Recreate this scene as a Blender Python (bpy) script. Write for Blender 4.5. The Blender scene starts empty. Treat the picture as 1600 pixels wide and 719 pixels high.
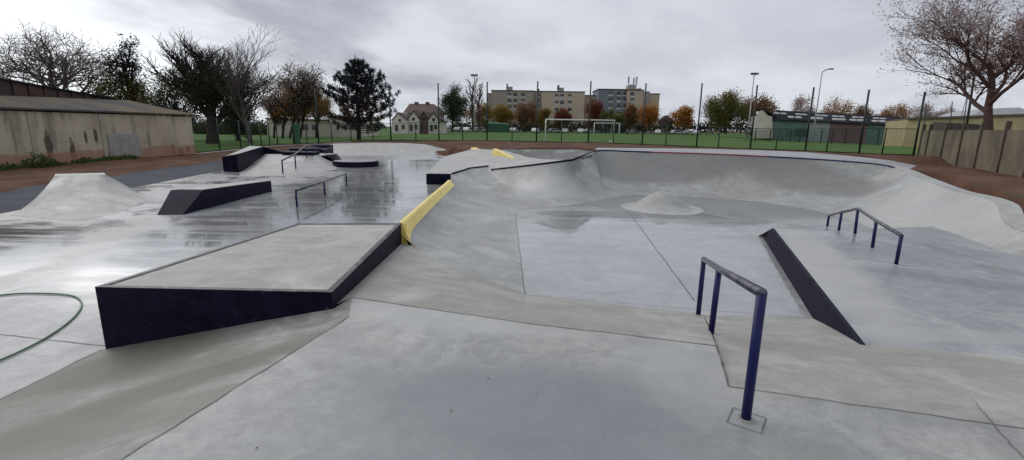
import bpy, math, random
from mathutils import Vector, Matrix, noise
from mathutils.geometry import delaunay_2d_cdt
sc = bpy.context.scene
R = math.radians
# ------------------------------------------------------------------ camera
F, H, PITCH, ROLL = 750.0, 1.55, R(12.0), R(0.8)
fw = Vector((0, math.cos(PITCH), -math.sin(PITCH)))
r0 = Vector((1, 0, 0)); u0 = r0.cross(fw)
rt = r0*math.cos(ROLL) + u0*math.sin(ROLL)
up = -r0*math.sin(ROLL) + u0*math.cos(ROLL)
cam = bpy.data.cameras.new('camera'); camo = bpy.data.objects.new('camera', cam)
sc.collection.objects.link(camo); sc.camera = camo
m = Matrix((rt, up, -fw)).transposed().to_4x4(); m.translation = (0, 0, H)
camo.matrix_world = m
cam.sensor_width = 36; cam.lens = 36*F/1600; cam.clip_start = .05; cam.clip_end = 3000
# ------------------------------------------------------------------ world + sun
SUN_EL, SUN_AZ = R(42), R(-50)       # azimuth from +Y towards +X
w = bpy.data.worlds.new('World'); sc.world = w; w.use_nodes = True
nt = w.node_tree; nt.nodes.clear()
def N(nt, t, **k):
    n = nt.nodes.new(t)
    for a, v in k.items():
        if a == 'inp':
            for i, x in v.items(): n.inputs[i].default_value = x
        else: setattr(n, a, v)
    return n
def Mx(nt, op, a, b=None, c=None, clamp=False):
    n = nt.nodes.new('ShaderNodeMath'); n.operation = op; n.use_clamp = clamp
    for i, v in enumerate((a, b, c)):
        if v is None: continue
        if isinstance(v, (int, float)): n.inputs[i].default_value = v
        else: nt.links.new(v, n.inputs[i])
    return n.outputs[0]
def MixC(nt, f, a, b, mode='MIX'):
    n = nt.nodes.new('ShaderNodeMix'); n.data_type = 'RGBA'; n.blend_type = mode
    for i, v in ((0, f), (6, a), (7, b)):
        if isinstance(v, (int, float)): n.inputs[i].default_value = v
        elif isinstance(v, tuple): n.inputs[i].default_value = (*v[:3], 1)
        else: nt.links.new(v, n.inputs[i])
    return n.outputs[2]
def MapR(nt, v, a, b, c=0., d=1., smooth=True):
    n = nt.nodes.new('ShaderNodeMapRange'); n.interpolation_type = 'SMOOTHSTEP' if smooth else 'LINEAR'
    nt.links.new(v, n.inputs[0])
    for i, x in ((1, a), (2, b), (3, c), (4, d)): n.inputs[i].default_value = x
    return n.outputs[0]
sky = N(nt, 'ShaderNodeTexSky'); sky.sky_type = 'NISHITA'; sky.sun_disc = False
sky.sun_elevation = SUN_EL; sky.sun_rotation = SUN_AZ
sky.air_density = 1.0; sky.dust_density = 3.0
tc = N(nt, 'ShaderNodeTexCoord'); sp = N(nt, 'ShaderNodeSeparateXYZ'); nt.links.new(tc.outputs['Generated'], sp.inputs[0])
zz = Mx(nt, 'ADD', Mx(nt, 'MAXIMUM', sp.outputs[2], 0.0), .22)
cx = Mx(nt, 'DIVIDE', sp.outputs[0], zz); cy = Mx(nt, 'DIVIDE', sp.outputs[1], zz)
cb = N(nt, 'ShaderNodeCombineXYZ'); nt.links.new(cx, cb.inputs[0]); nt.links.new(cy, cb.inputs[1])
n1 = N(nt, 'ShaderNodeTexNoise', inp={'Scale': .75, 'Detail': 6., 'Roughness': .52, 'Distortion': .5}); nt.links.new(cb.outputs[0], n1.inputs['Vector'])
n2 = N(nt, 'ShaderNodeTexNoise', inp={'Scale': 2.2, 'Detail': 5., 'Roughness': .55}); nt.links.new(cb.outputs[0], n2.inputs['Vector'])
cl = Mx(nt, 'ADD', Mx(nt, 'MULTIPLY', n1.outputs[0], .75), Mx(nt, 'MULTIPLY', n2.outputs[0], .25))
cf = MapR(nt, cl, .38, .60)
def dirdot(px, py):
    d = (rt*((px-800)/F) - up*((py-359.5)/F) + fw).normalized()
    n = N(nt, 'ShaderNodeVectorMath', operation='DOT_PRODUCT'); nt.links.new(tc.outputs['Generated'], n.inputs[0]); n.inputs[1].default_value = d
    return n.outputs['Value']
ccol = MixC(nt, cf, (.385, .412, .48), (.70, .735, .80))
# thinner, brighter cloud low in the middle and right; a bright break on the left
b2 = MapR(nt, dirdot(1060, 110), .86, 1.0)
ccol = MixC(nt, Mx(nt, 'MULTIPLY', b2, .5), ccol, (.76, .79, .86))
brk = MapR(nt, Mx(nt, 'ADD', dirdot(60, 90), Mx(nt, 'MULTIPLY', Mx(nt, 'SUBTRACT', n1.outputs[0], .5), .14)), .945, .992)
ccol = MixC(nt, brk, ccol, (1.04, 1.09, 1.15))
hz = MapR(nt, sp.outputs[2], 0.0, .10, 1.0, 0.0)
ccol = MixC(nt, Mx(nt, 'MULTIPLY', hz, .3), ccol, (.66, .70, .76))
bg1 = N(nt, 'ShaderNodeBackground', inp={'Strength': .06}); nt.links.new(sky.outputs[0], bg1.inputs[0])
bg2 = N(nt, 'ShaderNodeBackground', inp={'Strength': .86}); nt.links.new(ccol, bg2.inputs[0])
mx = N(nt, 'ShaderNodeMixShader', inp={0: .93}); nt.links.new(bg1.outputs[0], mx.inputs[1]); nt.links.new(bg2.outputs[0], mx.inputs[2])
wo = N(nt, 'ShaderNodeOutputWorld'); nt.links.new(mx.outputs[0], wo.inputs[0])
sd = bpy.data.lights.new('sun', 'SUN'); sd.energy = 1.1; sd.angle = R(60); sd.color = (1, .97, .93)
so = bpy.data.objects.new('sun', sd); sc.collection.objects.link(so)
sdir = Vector((math.sin(SUN_AZ)*math.cos(SUN_EL), math.cos(SUN_AZ)*math.cos(SUN_EL), math.sin(SUN_EL)))
so.rotation_euler = sdir.to_track_quat('Z', 'Y').to_euler(); so.location = (0, 0, 60)
sc.view_settings.view_transform = 'Standard'; sc.view_settings.look = 'None'
sc.view_settings.exposure = 0.28; sc.view_settings.gamma = 1; sc.view_settings.use_curve_mapping = False
sc.render.engine = 'CYCLES'; sc.cycles.max_bounces = 6; sc.cycles.transparent_max_bounces = 12
# ------------------------------------------------------------------ helpers
def ray(px, py): return rt*((px-800)/F) - up*((py-359.5)/F) + fw
def at(px, py, z):
    d = ray(px, py); t = (z-H)/d.z; return Vector((d.x*t, d.y*t, z))
def atY(px, py, Y):
    d = ray(px, py); t = Y/d.y; return Vector((d.x*t, Y, H+d.z*t))
col = sc.collection
def tag(o, label=None, cat=None, group=None, kind=None):
    if label: o['label'] = label
    if cat: o['category'] = cat
    if group: o['group'] = group
    if kind: o['kind'] = kind
    return o
def empty(name, loc, label, cat, group=None):
    o = bpy.data.objects.new(name, None); o.empty_display_size = .3; o.location = loc; col.objects.link(o)
    return tag(o, label, cat, group)
class MB:
    def __init__(s): s.v = []; s.f = []
    def quad(s, *p):
        i = len(s.v); s.v += [Vector(q) for q in p]; s.f.append(tuple(range(i, i+len(p)))); return s
    def box(s, a, b):
        (x0, y0, z0), (x1, y1, z1) = a, b
        return s.hexa([(x0, y0, z0), (x1, y0, z0), (x1, y1, z0), (x0, y1, z0)], [(x0, y0, z1), (x1, y0, z1), (x1, y1, z1), (x0, y1, z1)])
    def hexa(s, bot, top):
        i = len(s.v); n = len(bot); s.v += [Vector(q) for q in bot] + [Vector(q) for q in top]
        s.f.append(tuple(i+k for k in reversed(range(n)))); s.f.append(tuple(i+n+k for k in range(n)))
        for k in range(n):
            l = (k+1) % n; s.f.append((i+k, i+l, i+n+l, i+n+k))
        return s
    def obox(s, p, q, wd, z0, z1, z0b=None, z1b=None):
        """box along the plan line p-q, width wd, heights at each end"""
        p = Vector((p[0], p[1])); q = Vector((q[0], q[1])); d = (q-p).normalized(); n = Vector((-d.y, d.x))*wd/2
        if z0b is None: z0b = z0
        if z1b is None: z1b = z1
        a = [p+n, p-n, q-n, q+n]; zb = [z0, z0, z0b, z0b]; zt = [z1, z1, z1b, z1b]
        return s.hexa([(v.x, v.y, z) for v, z in zip(a, zb)][::1], [(v.x, v.y, z) for v, z in zip(a, zt)])
    def tube(s, pts, rad, n=6, cap=True):
        pts = [Vector(p) for p in pts]
        if isinstance(rad, (int, float)): rad = [rad]*len(pts)
        i = len(s.v); ref = None
        for k, p in enumerate(pts):
            d = (pts[min(k+1, len(pts)-1)] - pts[max(k-1, 0)])
            d = d.normalized() if d.length > 1e-9 else Vector((0, 0, 1))
            if ref is None:
                ref = Vector((1, 0, 0)) if abs(d.x) < .8 else Vector((0, 1, 0))
            a = (ref - d*ref.dot(d))
            a = a.normalized() if a.length > 1e-6 else d.orthogonal().normalized()
            ref = a; b = d.cross(a)
            for j in range(n):
                t = 2*math.pi*j/n; s.v.append(p + (a*math.cos(t) + b*math.sin(t))*rad[k])
        for k in range(len(pts)-1):
            for j in range(n):
                l = (j+1) % n; s.f.append((i+k*n+j, i+k*n+l, i+(k+1)*n+l, i+(k+1)*n+j))
        if cap:
            s.f.append(tuple(i+j for j in reversed(range(n)))); e = i+(len(pts)-1)*n; s.f.append(tuple(e+j for j in range(n)))
        return s
    def grid(s, rows):
        i = len(s.v); nr = len(rows); nc = len(rows[0])
        for r in rows: s.v += [Vector(p) for p in r]
        for a in range(nr-1):
            for b in range(nc-1): s.f.append((i+a*nc+b, i+a*nc+b+1, i+(a+1)*nc+b+1, i+(a+1)*nc+b))
        return s
    def build(s, name, mat, parent=None, smooth=False, bevel=0):
        me = bpy.data.meshes.new(name); off = parent.location if parent is not None and parent.type == 'EMPTY' else Vector()
        if parent is not None and parent.type == 'MESH' and parent.parent: off = parent.parent.location
        me.from_pydata([tuple(v-off) for v in s.v], [], s.f); me.update()
        if smooth:
            for p in me.polygons: p.use_smooth = True
        o = bpy.data.objects.new(name, me); col.objects.link(o); me.materials.append(mat)
        if parent is not None: o.parent = parent
        if bevel:
            b = o.modifiers.new('b', 'BEVEL'); b.width = bevel; b.segments = 2; b.limit_method = 'ANGLE'
        return o
def copy_tree(o, parent=None):
    c = o.copy(); col.objects.link(c)
    if parent is not None: c.parent = parent
    for ch in [x for x in bpy.data.objects if x.parent == o]: copy_tree(ch, c)
    return c
# ------------------------------------------------------------------ materials
def newmat(name):
    m = bpy.data.materials.new(name); m.use_nodes = True; nt = m.node_tree
    b = nt.nodes['Principled BSDF']; return m, nt, b
def pos(nt):
    g = nt.nodes.new('ShaderNodeNewGeometry'); return g.outputs['Position']
def noi(nt, vec, scale, detail=4., rough=.55, dist=0., sc3=None):
    if sc3:
        mp = nt.nodes.new('ShaderNodeMapping'); mp.inputs['Scale'].default_value = sc3; nt.links.new(vec, mp.inputs[0]); vec = mp.outputs[0]
    n = nt.nodes.new('ShaderNodeTexNoise'); nt.links.new(vec, n.inputs['Vector'])
    n.inputs['Scale'].default_value = scale; n.inputs['Detail'].default_value = detail
    n.inputs['Roughness'].default_value = rough; n.inputs['Distortion'].default_value = dist
    return n.outputs[0]
def simple(name, c, c2=None, rough=.6, scale=3., metal=0., bump=0., bscale=40., spec=.5, lo=.35, hi=.65):
    m, nt, b = newmat(name); p = pos(nt)
    c2 = c2 or tuple(x*.75 for x in c)
    f = MapR(nt, noi(nt, p, scale), lo, hi)
    nt.links.new(MixC(nt, f, c, c2), b.inputs['Base Color'])
    b.inputs['Roughness'].default_value = rough; b.inputs['Metallic'].default_value = metal
    b.inputs['Specular IOR Level'].default_value = spec
    if bump:
        bn = nt.nodes.new('ShaderNodeBump'); bn.inputs['Strength'].default_value = bump; bn.inputs['Distance'].default_value = .01
        nt.links.new(noi(nt, p, bscale, 3.), bn.inputs['Height']); nt.links.new(bn.outputs[0], b.inputs['Normal'])
    return m
def blob(nt, p, cx, cy, rx, ry, ang=0., edge=.35, wob=.5, wscale=.9):
    """soft mask round a place on the ground, with an uneven outline"""
    mp = nt.nodes.new('ShaderNodeMapping'); mp.vector_type = 'TEXTURE'
    mp.inputs['Location'].default_value = (cx, cy, 0); mp.inputs['Rotation'].default_value = (0, 0, ang); mp.inputs['Scale'].default_value = (rx, ry, 1000.)
    nt.links.new(p, mp.inputs[0])
    ln = nt.nodes.new('ShaderNodeVectorMath'); ln.operation = 'LENGTH'; nt.links.new(mp.outputs[0], ln.inputs[0])
    nz = Mx(nt, 'ADD', Mx(nt, 'MULTIPLY', noi(nt, p, wscale, 5., .6), .5), Mx(nt, 'MULTIPLY', noi(nt, p, wscale*1.1, 6., .65, .2, (.3, 3.2, 1)), .5))
    d = Mx(nt, 'ADD', ln.outputs['Value'], Mx(nt, 'MULTIPLY', Mx(nt, 'SUBTRACT', nz, .5), wob*2.6))
    return MapR(nt, d, 1-edge, 1+edge, 1., 0.)
def streaky(nt, p, scale=1.0):
    return noi(nt, p, scale, 6., .6, .3, (.35, 2.6, 1))
def concrete(name, base=(.36, .37, .37), warm=(.36, .345, .31), damp=.5, puddles=(), dry=(), thr=(.5, .62), rough=(.16, .5), nscale=.35, stains=1.0, sc3=None, darks=()):
    """damp concrete: big cloudy tone, fine mottling, damp film (smoother), standing water (mirror-like)"""
    m, nt, b = newmat(name); p = pos(nt)
    big = noi(nt, p, nscale, 6., .6, .4, sc3); mid = noi(nt, p, 2.2, 6., .65, .3); fine = noi(nt, p, 26., 3., .6)
    c = MixC(nt, MapR(nt, big, .40, .58), base, warm)
    c = MixC(nt, Mx(nt, 'MULTIPLY', MapR(nt, mid, .42, .66), .5*stains), c, tuple(x*.62 for x in base))
    crisp = noi(nt, p, 5.5, 9., .72, .5); c = MixC(nt, Mx(nt, 'MULTIPLY', MapR(nt, crisp, .45, .58), .42), c, tuple(x*.68 for x in base))
    crisp2 = noi(nt, p, 3.1, 9., .75, 1.2); c = MixC(nt, Mx(nt, 'MULTIPLY', MapR(nt, crisp2, .51, .63), .34), c, tuple(min(1, x*1.4) for x in warm))
    trow = noi(nt, p, 1.4, 8., .7, 2.5, (.5, 2.2, 1)); c = MixC(nt, Mx(nt, 'MULTIPLY', MapR(nt, trow, .52, .62), .34), c, tuple(x*.72 for x in warm))
    grit = noi(nt, p, 75., 2., .5); c = MixC(nt, Mx(nt, 'MULTIPLY', MapR(nt, grit, .66, .74), .55), c, tuple(x*.4 for x in warm))
    light = noi(nt, p, .9, 9., .72, .8)
    c = MixC(nt, Mx(nt, 'MULTIPLY', MapR(nt, light, .50, .66), .5*stains), c, (.55, .545, .52))
    c = MixC(nt, Mx(nt, 'MULTIPLY', MapR(nt, fine, .3, .75), .22), c, tuple(x*.6 for x in base))
    for (args, k, cc) in darks:
        c = MixC(nt, Mx(nt, 'MULTIPLY', blob(nt, p, *args), k), c, cc)
    wn = noi(nt, p, .55, 5., .6, .6)
    wet = MapR(nt, wn, thr[0], thr[1])                       # thin film
    wet = Mx(nt, 'MAXIMUM', wet, damp)
    pud = None
    for a in puddles:
        k = blob(nt, p, *a); pud = k if pud is None else Mx(nt, 'MAXIMUM', pud, k)
    if pud is not None: wet = Mx(nt, 'MAXIMUM', wet, pud)
    for a in dry:
        wet = Mx(nt, 'MULTIPLY', wet, Mx(nt, 'SUBTRACT', 1., blob(nt, p, *a)))
    c = MixC(nt, Mx(nt, 'MULTIPLY', wet, .45), c, MixC(nt, 1., c, (.60, .62, .65), 'MULTIPLY'))
    nt.links.new(c, b.inputs['Base Color'])
    sl = Mx(nt, 'ADD', .35, Mx(nt, 'MULTIPLY', wet, .3))
    if pud is not None: sl = Mx(nt, 'ADD', sl, Mx(nt, 'MULTIPLY', pud, .35))
    nt.links.new(sl, b.inputs['Specular IOR Level'])
    rg = Mx(nt, 'SUBTRACT', Mx(nt, 'ADD', rough[1], Mx(nt, 'MULTIPLY', Mx(nt, 'SUBTRACT', mid, .5), .25)), Mx(nt, 'MULTIPLY', wet, rough[1]-rough[0]))
    if pud is not None: rg = Mx(nt, 'MULTIPLY', rg, Mx(nt, 'SUBTRACT', 1., Mx(nt, 'MULTIPLY', pud, .9)))
    if pud is not None: rg = Mx(nt, 'ADD', rg, Mx(nt, 'MULTIPLY', pud, MapR(nt, streaky(nt, p), .42, .62, .035, .16)))
    nt.links.new(Mx(nt, 'MAXIMUM', rg, .02), b.inputs['Roughness'])
    bn = nt.nodes.new('ShaderNodeBump'); bn.inputs['Distance'].default_value = .004
    hgt = Mx(nt, 'ADD', Mx(nt, 'MULTIPLY', fine, .5), mid)
    nt.links.new(hgt, bn.inputs['Height'])
    st = Mx(nt, 'MULTIPLY', Mx(nt, 'SUBTRACT', 1.02, wet), .5)
    if pud is not None: st = Mx(nt, 'MULTIPLY', st, Mx(nt, 'SUBTRACT', 1., pud))
    nt.links.new(st, bn.inputs['Strength']); nt.links.new(bn.outputs[0], b.inputs['Normal'])
    return m
M = {}
FLOOR = -.45
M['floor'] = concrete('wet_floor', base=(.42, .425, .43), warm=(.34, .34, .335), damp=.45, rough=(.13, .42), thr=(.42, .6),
    puddles=[(2.2, 8.2, 2.5, 3.3, 0, .05, .4, .9), (3.4, 10.6, 2.4, .8, 0, .06, .6, 1.2), (-5.2, 9.0, 1.6, 3.6, .1, .3, .5, .7), (-9.5, 7.0, 2.5, 2.0, 0, .3, .6, .8), (-5.0, 15.5, 2.4, 5.0, 0, .35, .7, .6),
             (-5.8, 25, 2.4, 5.0, 0, .3, .6, .5), (-3.6, 11.0, .9, 4.0, 0, .3, .5, .8)],
    dry=[(-4.9, 3.4, 1.6, 2.2, 0, .4, .4, .8), (5.6, 14.0, 3.2, 1.3, -.15, .35, .3, .8)],
    darks=[((-9.2, 9.0, 1.8, .9, .2, .25, .5, 1.3), .85, (.13, .13, .115)), ((-7.5, 8.3, 1.2, .5, .2, .25, .6, 1.3), .7, (.17, .17, .165)), ((-4.7, 13.8, 1.5, 3.6, 0, .3, .5, .8), .5, (.15, .155, .16)), ((5.0, 13.1, 4.2, 2.0, -.12, .18, .45, 1.3), .8, (.20, .205, .205)), ((2.4, 11.4, 1.8, .5, 0, .15, .6, 1.3), .8, (.17, .175, .18)), ((-6.6, 9.3, 1.2, 1.4, 0, .4, .6, 1.2), .35, (.18, .18, .18))])  # far bowl-floor blobs mix darker concrete with the back wall's reflection painted in
M['deck'] = concrete('damp_deck', base=(.35, .355, .355), warm=(.385, .375, .35), damp=.3, rough=(.22, .55), thr=(.45, .7),
    darks=[((.1, 2.45, 1.15, .55, 0, .5, .45, .9), .75, (.20, .212, .228)), ((-.3, 1.6, 1.5, .45, 0, .5, .4, .8), .5, (.20, .215, .235)), ((-.5, 3.75, 1.0, .25, -.2, .5, .5, 1.2), .5, (.50, .50, .48)), ((1.15, 2.9, .35, .5, 0, .5, .5, 1.5), .45, (.46, .46, .44))])
M['bank'] = concrete('bank_concrete', base=(.33, .325, .30), warm=(.20, .193, .165), damp=.15, rough=(.3, .6), thr=(.5, .75), nscale=.9, sc3=(.5, 1.8, 1), stains=1.0,
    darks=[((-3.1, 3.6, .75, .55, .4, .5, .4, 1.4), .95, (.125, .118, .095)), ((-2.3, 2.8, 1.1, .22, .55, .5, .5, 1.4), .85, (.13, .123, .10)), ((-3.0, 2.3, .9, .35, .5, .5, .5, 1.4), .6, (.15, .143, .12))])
M['bankr'] = concrete('pale_bank_concrete', base=(.40, .39, .36), warm=(.32, .305, .265), damp=.15, rough=(.3, .6), thr=(.5, .75), nscale=.5, sc3=(.4, 1.6, 1))
M['bowl'] = concrete('bowl_concrete', base=(.40, .405, .395), warm=(.34, .335, .31), damp=.25, rough=(.22, .55), thr=(.45, .7), nscale=.5, stains=1.2,
    darks=[((5.4, 16.8, 4.2, .95, -.12, .25, .3, .7), .8, (.19, .19, .18)), ((9.0, 14.9, 2.4, .9, -.9, .3, .3, .8), .7, (.18, .175, .16)), ((9.2, 9.5, 1.9, 2.6, 0, .35, .35, .8), .65, (.48, .47, .44)), ((1.0, 13.9, 1.1, .7, .3, .3, .3, .9), .6, (.50, .50, .49))])  # dark blobs paint shade into the colour of the steep far wall
M['dry'] = concrete('dry_box_concrete', base=(.44, .43, .405), warm=(.37, .355, .32), damp=0., rough=(.35, .65), thr=(.6, .8), nscale=.8)
M['pad'] = concrete('pad_concrete', base=(.31, .325, .345), warm=(.35, .355, .355), damp=.3, rough=(.2, .5), thr=(.45, .65), darks=[((4.25, 6.3, .38, 2.9, -.36, .4, .35, 1.2), .7, (.47, .46, .43)), ((5.0, 3.9, 2.5, .16, -.08, .4, .3, 1.2), .5, (.45, .45, .43)), ((6.2, 5.2, 1.8, .25, -.5, .4, .4, 1), .5, (.16, .17, .18))])
M['mound'] = concrete('mound_concrete', base=(.48, .48, .46), warm=(.38, .375, .35), damp=.05, rough=(.28, .6), thr=(.5, .75), nscale=.9)
M['joint'] = simple('joint_filler', (.08, .08, .08), (.2, .2, .19), .8, 6.)
M['lime'] = simple('lime_bloom', (.48, .48, .46), (.36, .36, .34), .7, 8.)
M['black'] = simple('black_steel', (.006, .0055, .016), (.011, .011, .028), .5, 5., 0., .15, 90., spec=.07)
M['blacktop'] = simple('worn_black_steel', (.02, .02, .035), (.05, .05, .065), .4, 7., spec=.35)
M['blue'] = simple('blue_painted_steel', (.003, .004, .035), (.005, .007, .055), .35, 9., spec=.3)
M['railtop'] = simple('worn_blue_steel', (.03, .03, .06), (.13, .13, .15), .3, 9., .3)
M['yellow'] = simple('yellow_paint', (1.0, .82, .27), (.93, .71, .18), .35, 3.)
def worn(name, c, c2, wear, wc, rough=.45, spec=.1, k=.6):
    m, nt, b = newmat(name); p = pos(nt)
    a = MixC(nt, MapR(nt, noi(nt, p, 5.), .35, .65), c, c2)
    f = noi(nt, p, 9., 8., .75, .4, (1, 1, 2.5)); a = MixC(nt, Mx(nt, 'MULTIPLY', MapR(nt, f, wear, wear+.06), k), a, wc)
    f2 = noi(nt, p, 22., 4., .6, 0, (1, 1, 4)); a = MixC(nt, Mx(nt, 'MULTIPLY', MapR(nt, f2, wear+.02, wear+.08), k*.6), a, wc)
    nt.links.new(a, b.inputs['Base Color']); b.inputs['Specular IOR Level'].default_value = spec
    nt.links.new(Mx(nt, 'ADD', rough-.1, Mx(nt, 'MULTIPLY', noi(nt, p, 14., 5., .6), .25)), b.inputs['Roughness']); return m
M['black'] = worn('black_steel', (.006, .0055, .016), (.011, .011, .028), .60, (.05, .048, .055), .5, .08, .5)
M['blacktop'] = worn('worn_black_steel', (.018, .018, .032), (.045, .045, .06), .54, (.16, .155, .16), .4, .3, .8)
M['yellow'] = worn('yellow_paint', (.92, .76, .26), (.86, .66, .17), .58, (.42, .38, .26), .4, .3, .7)
M['blue'] = worn('blue_painted_steel', (.004, .006, .06), (.008, .01, .085), .62, (.06, .06, .08), .35, .3, .6)
M['asphalt'] = simple('asphalt', (.05, .053, .07), (.075, .08, .10), .75, 1.2, 0, .5, 60., spec=.08)
M['galv'] = simple('galvanised_steel', (.42, .43, .45), (.34, .35, .37), .45, 2.)
M['fence'] = simple('dark_green_coated_steel', (.008, .018, .016), (.014, .03, .026), .5, 4.)
M['white'] = simple('white_paint', (.78, .78, .76), (.66, .66, .64), .45, 2.)
M['red'] = simple('red_paint', (.30, .04, .06), (.2, .03, .05), .5, 4.)
M['rubber'] = simple('green_hose_rubber', (.02, .12, .06), (.03, .16, .08), .35, 6.)
M['glass'] = simple('dark_glass', (.03, .035, .045), (.06, .065, .075), .12, .8)
def dirtmat():
    m, nt, b = newmat('brown_soil'); p = pos(nt)
    c = MixC(nt, MapR(nt, noi(nt, p, .6, 6.), .35, .65), (.10, .048, .032), (.15, .085, .06))
    c = MixC(nt, Mx(nt, 'MULTIPLY', MapR(nt, noi(nt, p, 9., 5., .7), .5, .7), .7), c, (.055, .028, .02))
    c = MixC(nt, Mx(nt, 'MULTIPLY', MapR(nt, noi(nt, p, 1.3, 5., .65), .56, .66), .5), c, (.06, .08, .03))
    nt.links.new(c, b.inputs['Base Color']); b.inputs['Roughness'].default_value = .95; b.inputs['Specular IOR Level'].default_value = .15
    bn = nt.nodes.new('ShaderNodeBump'); bn.inputs['Strength'].default_value = 1.; bn.inputs['Distance'].default_value = .06
    nt.links.new(noi(nt, p, 5., 6., .7), bn.inputs['Height']); nt.links.new(bn.outputs[0], b.inputs['Normal']); return m
M['dirt'] = dirtmat()
def grassmat():
    m, nt, b = newmat('grass_turf'); p = pos(nt)
    c = MixC(nt, MapR(nt, noi(nt, p, .12, 5.), .38, .62), (.075, .145, .04), (.105, .18, .052))
    c = MixC(nt, Mx(nt, 'MULTIPLY', MapR(nt, noi(nt, p, 2.5, 6., .7, 0, (1, .4, 1)), .45, .7), .5), c, (.05, .095, .028))
    c = MixC(nt, Mx(nt, 'MULTIPLY', MapR(nt, noi(nt, p, .5, 7., .7), .55, .68), .5), c, (.13, .13, .05))
    nt.links.new(c, b.inputs['Base Color']); b.inputs['Roughness'].default_value = .95; b.inputs['Specular IOR Level'].default_value = .1
    bn = nt.nodes.new('ShaderNodeBump'); bn.inputs['Strength'].default_value = .8; bn.inputs['Distance'].default_value = .05
    nt.links.new(noi(nt, p, 12., 4., .7), bn.inputs['Height']); nt.links.new(bn.outputs[0], b.inputs['Normal']); return m
M['grass'] = grassmat()
def leafmat(name, cols, scale=.9, rough=.7):
    m, nt, b = newmat(name); p = pos(nt)
    f = noi(nt, p, scale, 5., .7)
    r = nt.nodes.new('ShaderNodeValToRGB'); nt.links.new(MapR(nt, f, .3, .7, smooth=False), r.inputs[0])
    e = r.color_ramp.elements; n = len(cols)
    e[0].color = (*cols[0], 1); e[1].color = (*cols[-1], 1)
    for i in range(1, n-1): x = e.new(i/(n-1)); x.color = (*cols[i], 1)
    tl = nt.nodes.new('ShaderNodeBsdfTranslucent'); nt.links.new(r.outputs[0], tl.inputs[0]); ms = nt.nodes.new('ShaderNodeMixShader'); ms.inputs[0].default_value = .45
    nt.links.new(b.outputs[0], ms.inputs[1]); nt.links.new(tl.outputs[0], ms.inputs[2]); nt.links.new(ms.outputs[0], nt.nodes['Material Output'].inputs[0])
    nt.links.new(r.outputs[0], b.inputs['Base Color']); b.inputs['Roughness'].default_value = rough; b.inputs['Specular IOR Level'].default_value = .2
    return m
L = {'grey': leafmat('faded_leaves', [(.20, .16, .15), (.30, .25, .23), (.34, .26, .22)]),
     'dark': leafmat('dark_green_leaves', [(.028, .04, .022), (.05, .066, .03), (.08, .078, .038)]),
     'brown': leafmat('brown_leaves', [(.14, .07, .035), (.22, .11, .05), (.10, .06, .035)]),
     'rust': leafmat('rust_leaves', [(.24, .10, .035), (.34, .17, .06), (.20, .11, .045)]),
     'orange': leafmat('orange_leaves', [(.34, .13, .03), (.44, .20, .05), (.25, .11, .03)]),
     'ochre': leafmat('ochre_leaves', [(.16, .12, .03), (.28, .19, .045), (.11, .09, .03)]),
     'olive': leafmat('olive_leaves', [(.07, .08, .025), (.12, .125, .035), (.18, .14, .04)]),
     'red': leafmat('dull_red_leaves', [(.13, .04, .025), (.18, .06, .03), (.09, .035, .03)]),
     'pine': leafmat('blue_green_needles', [(.012, .018, .026), (.022, .03, .036), (.045, .035, .03)]),
     'pinebrown': leafmat('brown_needles', [(.06, .028, .018), (.11, .05, .025), (.03, .022, .02)]),
     'mauve': leafmat('mauve_brown_leaves', [(.32, .24, .23), (.45, .36, .35), (.26, .15, .12)])}
BK = {'dark': simple('dark_bark', (.035, .03, .026), (.06, .05, .045), .9, 4., spec=.1), 'mid': simple('grey_bark', (.12, .10, .09), (.17, .15, .14), .9, 4., spec=.1),
      'brown': simple('brown_bark', (.075, .045, .04), (.12, .075, .065), .9, 4., spec=.1)}
# ------------------------------------------------------------------ terrain
tall = [(498, 224, 138, 42), (611, 220, 131, 47), (686, 220, 130, 47), (761, 220, 128, 46.6), (838, 222, 127, 46), (919, 223, 127, 45), (1003, 226, 130, 43.5), (1088, 230, 130, 41.6), (1172, 233, 133, 39.5), (1258, 236, 136, 37), (1342, 240, 140, 34.5), (1427, 243, 143, 32.5)]
small = [(304, 240, 181, 33.2), (344, 236, 184, 34.5), (377, 233, 188, 36), (394, 231, 190, 37), (409, 229, 191, 38), (422, 228, 192, 39), (434, 227, 192, 39.6), (459, 226, 193, 40.6), (480, 225, 193, 41.4), (519, 223, 193, 43), (549, 221, 193, 44.5), (583, 221, 193, 46), (650, 220, 191, 47), (723, 220, 193, 46.8), (800, 221, 194, 46.3), (877, 222, 188, 45.5), (958, 224, 190, 44.2), (1040, 228, 195, 42.5), (1122, 231, 198, 40.5), (1212, 234, 200, 38.2), (1291, 238, 200, 35.7), (1378, 241, 200, 33.5)]
ctl = []
for px, pb, pt, Y in small[:12] + tall: p = atY(px, pb, Y); ctl.append((p.x, p.y, p.z))
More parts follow.
